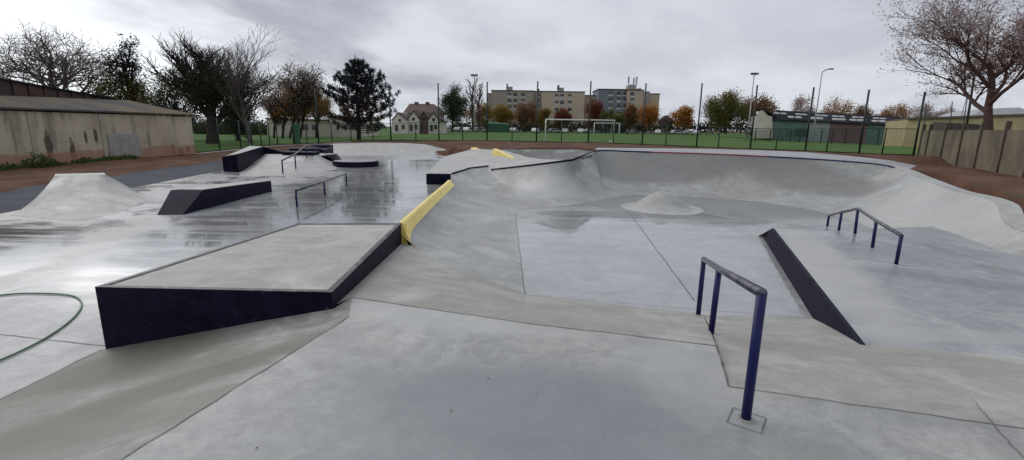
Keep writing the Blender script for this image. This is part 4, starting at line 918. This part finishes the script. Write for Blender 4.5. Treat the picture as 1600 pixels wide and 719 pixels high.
pxs = [1438, 1449, 1474, 1501, 1530, 1568, 1612]
def on_wall(px):
    d = ray(px, 230); best = None; k = (d.x/d.y); # intersect ray dir with line A + s*dd in plan
    s = (A.x - k*A.y)/(k*dd.y - dd.x); return A + dd*s
wp = [on_wall(px) for px in pxs]; wp += [wp[-1]+dd*3, wp[-1]+dd*6]
zt = 1.78
for a, b in zip(wp[:-1], wp[1:]):
    g = MB(); g.obox(a+dd*.09, b-dd*.09, .06, -.8, zt); g.build('panel', M['panel'], wl)
for p in wp:
    g = MB(); g.obox(p-dd*.08, p+dd*.08, .2, -.8, zt+.42); g.build('post', M['panelpost'], wl)
# yellow building
M['yellowwall'] = simple('pale_yellow_render', (.38, .32, .18), (.31, .26, .14), .85, .6)
M['brownfas'] = simple('brown_fascia', (.10, .07, .05), (.07, .05, .04), .7, 1.)
yb = empty('yellow_building', (50, 55, -.4), 'low pale yellow building with a brown roof edge behind the concrete wall', 'building')
a, b = atY(1418, 187, 60), atY(1640, 180, 48)
g = MB(); g.hexa([(a.x, a.y, -1), (b.x, b.y, -1), (b.x+8, b.y+16, -1), (a.x+8, a.y+14, -1)], [(a.x, a.y, a.z), (b.x, b.y, b.z), (b.x+8, b.y+16, b.z), (a.x+8, a.y+14, a.z)]); g.build('wall', M['yellowwall'], yb)
g = MB(); g.hexa([(a.x-.2, a.y-.3, a.z), (b.x, b.y-.3, b.z), (b.x+8, b.y+16, b.z), (a.x+8, a.y+14, a.z)], [(a.x-.2, a.y-.3, a.z+.22), (b.x, b.y-.3, b.z+.22), (b.x+8, b.y+16, b.z+.22), (a.x+8, a.y+14, a.z+.22)]); g.build('roof_edge', M['brownfas'], yb)
c1, c2 = atY(1556, 172, 58), atY(1640, 166, 52)
g = MB(); g.hexa([(c1.x, c1.y, a.z), (c2.x, c2.y, a.z), (c2.x, c2.y+10, a.z), (c1.x, c1.y+10, a.z)], [(c1.x+1, c1.y+3, c1.z), (c2.x, c2.y+3, c2.z), (c2.x, c2.y+7, c2.z), (c1.x+1, c1.y+7, c1.z)]); g.build('upper_roof', M['galv'], yb)
# dark lean-to shed roof behind the wall
a, b = atY(1478, 193, 34), atY(1535, 196, 31)
M['shed'] = simple('dark_corrugated_roof', (.03, .025, .022), (.06, .045, .04), .7, 2.)
sh = empty('corrugated_shed', (a.x, a.y, -.3), 'dark corrugated shed roof just showing over the concrete wall', 'shed')
g = MB(); n = 16
for k in range(n):
    p, q = a.lerp(b, k/n), a.lerp(b, (k+.6)/n); h = .05*(k % 2); g.hexa([(p.x, p.y, p.z-.25), (q.x, q.y, q.z-.25), (q.x+1, q.y+2.2, q.z-.2), (p.x+1, p.y+2.2, p.z-.2)], [(p.x, p.y, p.z+h), (q.x, q.y, q.z+h), (q.x+1, q.y+2.2, q.z+.15), (p.x+1, p.y+2.2, p.z+.15)])
g.build('roof', M['shed'], sh); g = MB(); g.hexa([(a.x+.1, a.y+.2, -.8), (b.x, b.y+.2, -.8), (b.x+.9, b.y+2, -.8), (a.x+.9, a.y+2, -.8)], [(a.x+.1, a.y+.2, a.z-.2), (b.x, b.y+.2, b.z-.2), (b.x+.9, b.y+2, b.z-.1), (a.x+.9, a.y+2, a.z-.1)]); g.build('wall', M['shed'], sh)
# poles behind wall
for (x0, y0, x1, y1, Y, r, lab) in [(1506, 225, 1524, 108, 33, .085, 'tall dark leaning pole just left of the big right tree'), (1482, 225, 1488, 159, 40, .05, 'short dark post left of the raking pole behind the wall'), (1490, 225, 1511, 150, 41, .03, 'thin raking pole behind the concrete wall'), (1500, 225, 1513, 144, 41.5, .05, 'dark post behind the wall beside the leaning pole'), (1442, 225, 1447, 162, 42, .05, 'thin dark post by the left end of the concrete wall')]:
    a = atY(x0, y0, Y); b = atY(x1, y1, Y); a = a + (a-b)*((a.z+.4)/(b.z-a.z)) if a.z > -.4 else a
    g = MB(); g.tube([a, b], [r, r*.7], 8); tag(g.build('pole', M['fence'], None, True), lab, 'pole')
# sports hall
M['hgreen'] = simple('green_cladding', (.13, .21, .175), (.10, .17, .14), .6, .4); M['hwhite'] = simple('white_cladding', (.36, .38, .38), (.28, .30, .30), .6, .4); M['hred'] = simple('maroon_cladding', (.20, .11, .11), (.16, .09, .09), .6, .4)
M['cream'] = simple('cream_render', (.66, .62, .52), (.56, .52, .43), .8, .5)
hl = empty('sports_hall', (60, 90, -.3), 'long dark roofed sports hall with rows of white skylights and green and maroon walls', 'building')
YH = 90
def hp_(px, py, dy=0): return atY(px, py, YH+dy)
EZL, EZR = hp_(1206, 187).z, hp_(1424, 197).z; RZL, RZR = hp_(1206, 173, 9).z, hp_(1424, 184, 9).z
xl, xr = hp_(1206, 187).x, hp_(1424, 197).x
def hx(px): return xl + (xr-xl)*(px-1206)/(1424-1206)
def ez_(px): return EZL + (EZR-EZL)*(px-1206)/(1424-1206)
for a, b, mt in [(1206, 1262, 'hgreen'), (1262, 1297, 'hwhite'), (1297, 1356, 'hred'), (1356, 1424, 'hgreen')]:
    g = MB(); g.hexa([(hx(a), YH, -1.6), (hx(b), YH, -1.6), (hx(b)+11, YH+18, -1.6), (hx(a)+11, YH+18, -1.6)], [(hx(a), YH, ez_(a)), (hx(b), YH, ez_(b)), (hx(b)+11, YH+18, ez_(b)), (hx(a)+11, YH+18, ez_(a))]); g.build('wall_panel', M[mt], hl)
g = MB(); g.hexa([(xl-.2, YH-.5, EZL-.1), (xr+.2, YH-.5, EZR-.1), (xr+5.7, YH+9, RZR-.1), (xl+5.3, YH+9, RZL-.1)], [(xl-.2, YH-.5, EZL+.1), (xr+.2, YH-.5, EZR+.1), (xr+5.7, YH+9, RZR+.1), (xl+5.3, YH+9, RZL+.1)])
g.hexa([(xl+5.3, YH+9, RZL-.1), (xr+5.7, YH+9, RZR-.1), (xr+11.5, YH+18.5, EZR-.1), (xl+11, YH+18.5, EZL-.1)], [(xl+5.3, YH+9, RZL+.1), (xr+5.7, YH+9, RZR+.1), (xr+11.5, YH+18.5, EZR+.1), (xl+11, YH+18.5, EZL+.1)])
g.build('roof', M['hallroof'], hl)
sk = [(1208, 177.5, .75), (1220, 178, .75)]
for px, py in [(1208, 177), (1220, 178), (1237, 178.5), (1248, 179), (1272, 180), (1282, 180.5), (1305, 182), (1316, 183), (1333, 184), (1344, 185), (1366, 186), (1378, 187), (1401, 188), (1412, 189)]: sk.append((px, py, .62))
for px, py in [(1244, 184), (1256, 185), (1279, 186), (1290, 186.5), (1315, 188), (1326, 189), (1343, 190), (1355, 190.5), (1378, 191.5), (1390, 193), (1412, 194)]: sk.append((px, py, .25))
for px, py, t in sk[2:]:
    yy = YH-.5+9.5*t; x = hx(px); z0 = (ez_(px)+.1) + ((RZL+(RZR-RZL)*(px-1206)/218)+.1-(ez_(px)+.1))*t
    g = MB(); g.hexa([(x-.42, yy-.35, z0-.15), (x+.42, yy-.35, z0-.15), (x+.42, yy+.35, z0-.15), (x-.42, yy+.35, z0-.15)], [(x-.42, yy-.35, z0+.22), (x+.42, yy-.35, z0+.22), (x+.42, yy+.35, z0+.30), (x-.42, yy+.35, z0+.30)]); g.build('skylight', M['white'], hl)
# cream gable building left of hall
cg = empty('gabled_building', (52, 93, 0), 'pale cream gabled building at the left end of the sports hall', 'building')
g = MB(); pr = [(1174, 215), (1206, 216), (1206, 182), (1199, 180), (1193, 172), (1187, 173.5), (1181, 181), (1174, 183)]
fr = [atY(x, y, 89) for x, y in pr]; g.hexa([v for v in fr], [v+Vector((7.6, 12, 0)) for v in fr]); g.build('gable_wall', M['cream'], cg)
g = MB(); g.hexa([fr[4]+Vector((-.2, -.2, .02)), fr[2]+Vector((.3, -.2, .02)), fr[2]+Vector((7.9, 12, .02)), fr[4]+Vector((7.4, 12, .02))], [fr[4]+Vector((-.2, -.2, .25)), fr[2]+Vector((.3, -.2, .25)), fr[2]+Vector((7.9, 12, .25)), fr[4]+Vector((7.4, 12, .25))]); g.build('roof', M['hallroof'], cg)
# dark mesh fence in front of the hall
g = MB(); hf = empty('court_fence', (55, 80, -.3), 'dark mesh court fence in front of the sports hall', 'fence')
for k, px in enumerate([1180, 1203, 1235, 1250, 1283, 1300, 1321, 1344, 1372, 1386, 1404]):
    a = atY(px, 216, 76); zg = gz(a.x, 76); t3 = atY(px+2, 202, 76); g = MB(); g.tube([(a.x, 76, zg-.2), (a.x, 76, t3.z)], .09, 6); g.build('post', M['fence'], hf)
a, b = atY(1165, 203, 76), atY(1415, 204, 76); g = MB(); g.quad((a.x, 76, gz(a.x, 76)-.2), (b.x, 76, gz(b.x, 76)-.2), (b.x, 76, b.z), (a.x, 76, a.z)); g.build('wire_mesh', M['net'], hf)
a, b = atY(1242, 201, 84), atY(1263, 214, 84); g = MB(); g.box((a.x, 84, b.z), (b.x, 86.5, a.z)); 
tb = tag(g.build('storage_container', simple('dark_green_steel', (.02, .06, .05), (.03, .08, .06), .5, 1.), bevel=.05), 'dark green storage container in front of the sports hall', 'container')
# ------------------------------------------------------------------ apartments
M['tan'] = simple('tan_render', (.52, .41, .32), (.46, .36, .28), .85, .15); M['greyr'] = simple('blue_grey_render', (.22, .23, .265), (.18, .19, .22), .85, .15); M['paler'] = simple('pale_grey_render', (.36, .34, .32), (.30, .28, .265), .85, .15)
M['taup'] = simple('taupe_render', (.38, .32, .28), (.33, .275, .24), .85, .15)
ap = empty('apartment_block', (30, 190, .2), 'long five storey tan and blue grey apartment block with rooftop antennas beyond the field', 'building')
def blockpx(x0, x1, ytop, Y, mat, dep=14, name='wall_block'):
    a = atY(x0, ytop, Y); b = atY(x1, ytop, Y); z = (a.z+b.z)/2; g = MB(); g.box((a.x, Y, -.5), (b.x, Y+dep, z)); o = g.build(name, M[mat], ap)
    g = MB(); g.box((a.x-.15, Y-.15, z), (b.x+.15, Y+dep, z+.35)); g.build('parapet', M['hallroof'] if mat == 'greyr' else M['brownfas'], ap); return z
blockpx(762, 768, 147, 196, 'taup'); blockpx(768, 834, 142.5, 190, 'taup'); blockpx(834, 847, 143.5, 192, 'paler'); blockpx(847, 914, 144, 188, 'tan'); blockpx(914, 935, 150, 194, 'tan'); blockpx(935.5, 981, 140.5, 188, 'greyr')
blockpx(981, 1006, 141.5, 186, 'tan'); blockpx(1006, 1015, 144.5, 190, 'paler'); blockpx(1015, 1031, 147.5, 192, 'tan')
def win(px, py, Y, w_=1.5, h_=1.35):
    c = atY(px, py, Y); g = MB(); g.box((c.x-w_/2, Y-.06, c.z-h_/2), (c.x+w_/2, Y+.05, c.z+h_/2)); f = g.build('window', M['glass'], ap)
    g = MB(); g.box((c.x-w_/2-.12, Y-.12, c.z-h_/2-.28), (c.x+w_/2+.12, Y+.05, c.z-h_/2-.02)); g.build('window_sill', M['white'], f)
    if (px*7+py*3) % 5 < 2: g = MB(); g.box((c.x-w_/2, Y-.1, c.z-h_/2), (c.x+w_/2, Y-.06, c.z-h_/2*.1)); g.build('shutter', M['paler'], f)
for y in (148, 157.5, 167): 
    for x in (796, 805, 817): win(x, y, 190)
    for x in (841,): win(x, y+1, 192, 1.1, .9)
for y in (150, 160.5, 171.5, 182.5):
    for x in (870, 878, 890): win(x, y, 188)
for y in (146, 155.5, 166, 177):
    for x in (954, 967, 976.5): win(x, y, 188)
    win(988, y+1, 186)
for y in (158, 168): win(926, y, 194, 1.3, 1)
def roofbox(x0, x1, y0, y1, Y, mat, name='lift_housing'):
    a = atY(x0, y0, Y); b = atY(x1, y1, Y); g = MB(); g.box((a.x, Y, b.z-.3), (b.x, Y+4, a.z)); return g.build(name, M[mat], ap)
roofbox(791, 801, 135.5, 142, 191, 'taup'); roofbox(791.5, 793.5, 131, 136, 191, 'brownfas', 'chimney'); roofbox(872, 881, 137, 144, 190, 'paler'); roofbox(872, 874, 133, 138, 190, 'brownfas', 'chimney'); roofbox(982, 994, 133, 142, 188, 'paler'); roofbox(840, 843, 139, 144, 193, 'brownfas', 'chimney'); roofbox(998, 1002, 138, 142, 188, 'paler', 'chimney')
an = empty('rooftop_antennas', atY(988, 133, 189), 'group of tall pale phone antennas on the apartment block roof', 'antenna')
for x, y in ((982.5, 120), (990.5, 122), (995, 120)):
    a = atY(x, 134, 190); b = atY(x, y, 190); g = MB(); g.tube([a, b], .12, 6); g.build('mast', M['galv'], an); g = MB(); g.box((b.x-.28, 189.7, b.z-2.4), (b.x+.28, 190.1, b.z)); g.build('panel', M['galv'], an)
a = atY(982, 132, 190); b = atY(995.5, 132, 190); g = MB(); g.tube([a, b], .12, 6); g.build('crossbar', M['galv'], an)
# ------------------------------------------------------------------ houses to the left
M['brick'] = simple('brown_brick', (.20, .11, .085), (.15, .085, .07), .9, 1.); M['tile'] = simple('brown_roof_tiles', (.10, .058, .05), (.07, .042, .038), .8, .6); M['offwhite'] = simple('off_white_render', (.74, .69, .62), (.62, .57, .51), .85, .4)
def gable(x0, x1, xm, ye, yp, yb_, Y, mat, label, door=True):
    pr = [(x0, yb_), (x1, yb_), (x1, ye), (xm, yp), (x0, ye)]; fr = [atY(x, y, Y) for x, y in pr]; fr[0].z -= .5; fr[1].z -= .5
    e = empty('gabled_house', atY((x0+x1)/2, yb_, Y), label, 'house'); g = MB(); g.hexa(fr, [v+Vector((0, 9, 0)) for v in fr]); g.build('wall', M[mat], e)
    g = MB()
    for (p, q) in ((fr[4], fr[3]), (fr[3], fr[2])):
        g.hexa([p+Vector((0, -.25, .01)), q+Vector((0, -.25, .01)), q+Vector((0, 9, .01)), p+Vector((0, 9, .01))], [p+Vector((0, -.25, .22)), q+Vector((0, -.25, .22)), q+Vector((0, 9, .22)), p+Vector((0, 9, .22))])
    g.build('roof', M['tile'], e)
    for fx, y0, y1, w2 in ((.5, ye-3, ye+1.5, .55), (.3, yb_-12, yb_-2, .6), (.72, yb_-12, yb_-5, .6)):
        px = x0+(x1-x0)*fx; a = atY(px, y0, Y); b = atY(px, y1, Y); g = MB(); g.box((a.x-w2/2, Y-.05, b.z), (a.x+w2/2, Y+.1, a.z)); g.build('window', M['glass'], e)
    return e
gable(637, 655, 646, 187, 174, 207, 100, 'offwhite', 'white gabled house at the left of the small row right of the pine')
gable(655, 669.5, 662, 187, 175, 207, 101, 'brick', 'brown brick gabled house between the two white gabled ones')
gable(669.5, 685, 677, 188, 176, 207, 100, 'offwhite', 'white gabled house at the right end of the small row')
gable(612, 637, 622, 189, 177, 207, 99, 'offwhite', 'low cream gabled house half hidden by the right side of the pine')
e = empty('annex', atY(688, 207, 100), 'small pale flat roofed annex right of the gabled houses', 'building'); a, b = atY(685.3, 190, 100), atY(692, 207, 100)
g = MB(); g.box((a.x, 100.2, b.z-.3), (b.x, 106, a.z)); g.build('wall', M['offwhite'], e); g = MB(); g.box((a.x-.1, 100, a.z), (b.x+.3, 106.2, a.z+.2)); g.build('roof', M['hallroof'], e)
bh = empty('large_house', atY(660, 200, 125), 'big house with brown hipped roof behind the small gabled houses', 'house')
c = [atY(630, 176, 125), atY(690, 177, 125), atY(678, 163, 131), atY(640, 162, 131)]
g = MB(); g.hexa([(c[0].x+1, 125.4, 0), (c[1].x-1, 125.4, 0), (c[1].x-1, 137, 0), (c[0].x+1, 137, 0)], [(c[0].x+1, 125.4, c[0].z), (c[1].x-1, 125.4, c[0].z), (c[1].x-1, 137, c[0].z), (c[0].x+1, 137, c[0].z)]); g.build('wall', M['taup'], bh)
g = MB(); v = [(c[0].x, 124.8, c[0].z), (c[1].x, 124.8, c[0].z), (c[1].x, 138, c[0].z), (c[0].x, 138, c[0].z), (c[3].x, 131, c[3].z), (c[2].x, 131, c[3].z)]
g.v = [Vector(q) for q in v]; g.f = [(0, 1, 5, 4), (1, 2, 5), (2, 3, 4, 5), (3, 0, 4), (3, 2, 1, 0)]; brf = g.build('roof', M['tile'], bh)
for px in (651, 668): 
    a = atY(px, 160, 131); g = MB(); g.box((a.x-.5, 130.6, a.z-1.4), (a.x+.5, 131.4, a.z+.1)); g.build('chimney', M['brick'], brf)
# cream school
cs_ = empty('school_building', atY(480, 211, 68), 'long cream single storey building behind the brown leaved trees', 'building')
a, b = atY(416, 187, 68), atY(545, 184, 68); gz0 = atY(480, 214, 68).z-.4
for x0, x1, yt in ((416, 455, 186), (455, 514, 188), (514, 560, 183)):
    p, q = atY(x0, yt, 68), atY(x1, yt, 68); g = MB(); g.box((p.x, 68, gz0), (q.x, 78, p.z)); g.build('wall', M['cream'], cs_); g = MB(); g.box((p.x-.1, 67.8, p.z), (q.x+.1, 78, p.z+.15)); g.build('roof', M['tile'], cs_)
for px in (430, 442, 474, 479, 489, 493, 528, 540, 548): 
    p = atY(px, 195, 68); q = atY(px, 203, 68); g = MB(); g.box((p.x-.18, 67.93, q.z), (p.x+.18, 68.05, p.z)); g.build('window', M['glass'], cs_)
# white far houses seen under the thick tree
for (x0, x1, yt, Y, lab) in [(306, 322, 197, 90, 'pale low house far behind the left fence corner'), (336, 366, 198, 95, 'pale low house seen between the thick trunk and slim tree')]:
    e = empty('far_house', atY((x0+x1)/2, 209, Y), lab, 'house'); p, q = atY(x0, yt, Y), atY(x1, yt, Y); g = MB(); g.box((p.x, Y, -.3), (q.x, Y+8, p.z)); g.build('wall', M['offwhite'], e)
    g = MB(); g.hexa([(p.x-.3, Y-.3, p.z), (q.x+.3, Y-.3, p.z), (q.x+.3, Y+8, p.z), (p.x-.3, Y+8, p.z)], [(p.x+.5, Y+3.5, p.z+1.5), (q.x-.5, Y+3.5, p.z+1.5), (q.x-.5, Y+4.5, p.z+1.5), (p.x+.5, Y+4.5, p.z+1.5)]); g.build('roof', M['tile'], e)
# small dark roofs right of apartments
e = empty('far_house', atY(1042, 203, 200), 'dark roofed house between the orange trees beyond the field', 'house')
p, q = atY(1034, 192, 200), atY(1050, 192, 200); g = MB(); g.box((p.x, 200, 0), (q.x, 208, p.z)); g.build('wall', M['taup'], e); g = MB(); g.hexa([(p.x-.3, 199.7, p.z), (q.x+.3, 199.7, p.z), (q.x+.3, 208, p.z), (p.x-.3, 208, p.z)], [(p.x+1.2, 203, p.z+2.4), (q.x-1.2, 203, p.z+2.4), (q.x-1.2, 204, p.z+2.4), (p.x+1.2, 204, p.z+2.4)]); g.build('roof', M['hallroof'], e)
# green container by the poplars
a, b = atY(762, 189.5, 140), atY(795, 202, 140)
e = empty('green_shelter', (a.x, 140, .2), 'long green covered shelter beside the bare poplars', 'shelter')
g = MB(); g.hexa([(a.x, 140, .1), (b.x, 140, .1), (b.x, 144, .1), (a.x, 144, .1)], [(a.x, 140, a.z-.5), (b.x, 140, a.z-.9), (b.x, 144, a.z-.5), (a.x, 144, a.z)]); g.build('cover', M['green'], e, bevel=.1)
# ------------------------------------------------------------------ lamp masts, goals, cars
def mast(label, px, ytop, Y, arm=0, mat='galv', heads=2):
    b = atY(px, 205, Y); b.z = gz(b.x, Y); t = atY(px, ytop, Y); e = empty('floodlight_mast', b, label, 'floodlight')
    g = MB(); g.tube([b-Vector((0, 0, .3)), Vector((b.x, Y, t.z))], [.2*Y/120, .11*Y/120], 8); g.build('mast', M[mat], e, True)
    g = MB(); k = Y/120
    if arm: g.tube([(b.x, Y, t.z), (b.x+arm*.5, Y, t.z+.35), (b.x+arm, Y, t.z+.45)], .08, 6)
    else: g.tube([(b.x-.7*k, Y, t.z), (b.x+.7*k, Y, t.z)], .07*k, 6)
    g.build('bracket', M['galv'], e)
    for s in ([-1, 1] if not arm else [1]):
        g = MB(); c = Vector((b.x+(arm+.2 if arm else s*.45*k), Y-.1, t.z+(.45 if arm else .15))); w2 = .42*k
        g.hexa([c+Vector((-w2, -.3, -.12)), c+Vector((w2, -.3, -.12)), c+Vector((w2, .3, -.05)), c+Vector((-w2, .3, -.05))], [c+Vector((-w2, -.3, .2 if not arm else .08)), c+Vector((w2, -.3, .2 if not arm else .08)), c+Vector((w2*.8, .3, .3 if not arm else .1)), c+Vector((-w2*.8, .3, .3 if not arm else .1))]); g.build('lamp_head', M['blacktop'], e)
    return e
mast('pale floodlight mast between the two bare poplars', 741.5, 119, 118); mast('grey floodlight mast in front of the willow and cream gable', 1168.5, 117, 100); mast('grey lamp mast with a single arm in front of the sports hall', 1271.5, 113, 72, .9)
def goal(label, xL, xR, ytop, Y, dep, r=.06):
    a = atY(xL, ytop, Y); b = atY(xR, ytop, Y); zg = gz((a.x+b.x)/2, Y)+.05; e = empty('football_goal', (a.x, Y, zg), label, 'goal', 'football goals on the grass field'); z = (a.z+b.z)/2
    for x in (a.x, b.x):
        g = MB(); g.tube([(x, Y, zg-.1), (x, Y, z)], r, 8); g.build('upright', M['white'], e, True)
        g = MB(); g.tube([(x, Y, zg+.04), (x, Y+dep, zg+.04)], r*.6, 6); g.tube([(x, Y, z-.1), (x, Y+dep*.5, z-.15), (x, Y+dep, zg+.04)], r*.35, 5); g.build('side_frame', M['white'], e, True)
    g = MB(); g.tube([(a.x-r, Y, z), (b.x+r, Y, z)], r, 8); g.build('crossbar', M['white'], e, True)
goal('near white football goal just behind the fence', 853, 960, 187.5, 50, 2.0); goal('far white football goal across the grass field', 929, 968.5, 192.5, 125, 2.0, .1)
def car_proto(mat, label, x, Y, rz):
    e = empty('parked_car', (x, Y, gz(x, Y)), label, 'car', 'cars parked beyond the grass field'); e.rotation_euler = (0, 0, rz)
    def put(g, name, m_, par=e, smooth=False):
        me = bpy.data.meshes.new(name); me.from_pydata([tuple(v) for v in g.v], [], g.f); me.materials.append(m_); o = bpy.data.objects.new(name, me); col.objects.link(o); o.parent = par
        if smooth:
            for p in me.polygons: p.use_smooth = True
        return o
    g = MB(); prof_ = [(-2.1, .35), (2.1, .35), (2.15, .75), (1.3, .95), (.7, 1.42), (-1.2, 1.45), (-2.0, .95), (-2.15, .6)]
    g.hexa([(x_, -.85, z_) for x_, z_ in prof_][::-1], [(x_, .85, z_) for x_, z_ in prof_][::-1]); bo = put(g, 'body', mat); bv = bo.modifiers.new('b', 'BEVEL'); bv.width = .12; bv.segments = 2
    for s in (-1, 1):
        g = MB(); g.hexa([(-1.5, s*.86, .95), (1.05, s*.86, .95), (.6, s*.86, 1.32), (-1.15, s*.86, 1.34)], [(-1.5, s*.88, .95), (1.05, s*.88, .95), (.6, s*.88, 1.32), (-1.15, s*.88, 1.34)]); put(g, 'side_window', M['glass'])
        for xx in (-1.3, 1.35):
            g = MB(); g.tube([(xx, s*.72, .32), (xx, s*.92, .32)], .32, 14); put(g, 'wheel', M['fence'])
    return e
cw = simple('white_car_paint', (.7, .7, .7), (.62, .62, .62), .3, 1.); cgx = simple('silver_car_paint', (.35, .36, .38), (.3, .31, .33), .3, 1.); cdk = simple('dark_car_paint', (.04, .045, .06), (.05, .055, .07), .3, 1.)
cars = [(700, 142, cw, 'white car nearest the gabled houses by the far hedge'), (717, 140, cgx, 'silver car left of the pale floodlight mast'), (731, 138, cw, 'white car at the foot of the pale floodlight mast'), (751, 141, cgx, 'silver car between the poplars and the green shelter'), (803, 145, cw, 'white car just right of the green shelter'), (837, 140, cw, 'white car behind the third tall fence post right of the pine'), (866, 150, cgx, 'silver car seen through the left side of the near goal'), (884, 152, cw, 'white car below the dull red tree'),
        (908, 150, cw, 'white car seen behind the near goal crossbar centre'), (922, 152, cgx, 'silver car left of the far goal'), (985, 155, cgx, 'silver car right of the far goal'), (1028, 150, cw, 'white car below the bright orange tree'), (1058, 154, cw, 'white car left of the lone orange tree trunk'), (1071, 156, cgx, 'silver car under the lone orange tree'), (1087, 154, cw, 'white car between the lone orange tree and willow')]
for i, (px, Y, mt, lab) in enumerate(cars):
    p = atY(px, 203, Y); car_proto(mt, lab, p.x, Y, R(75 if i % 3 else 20))
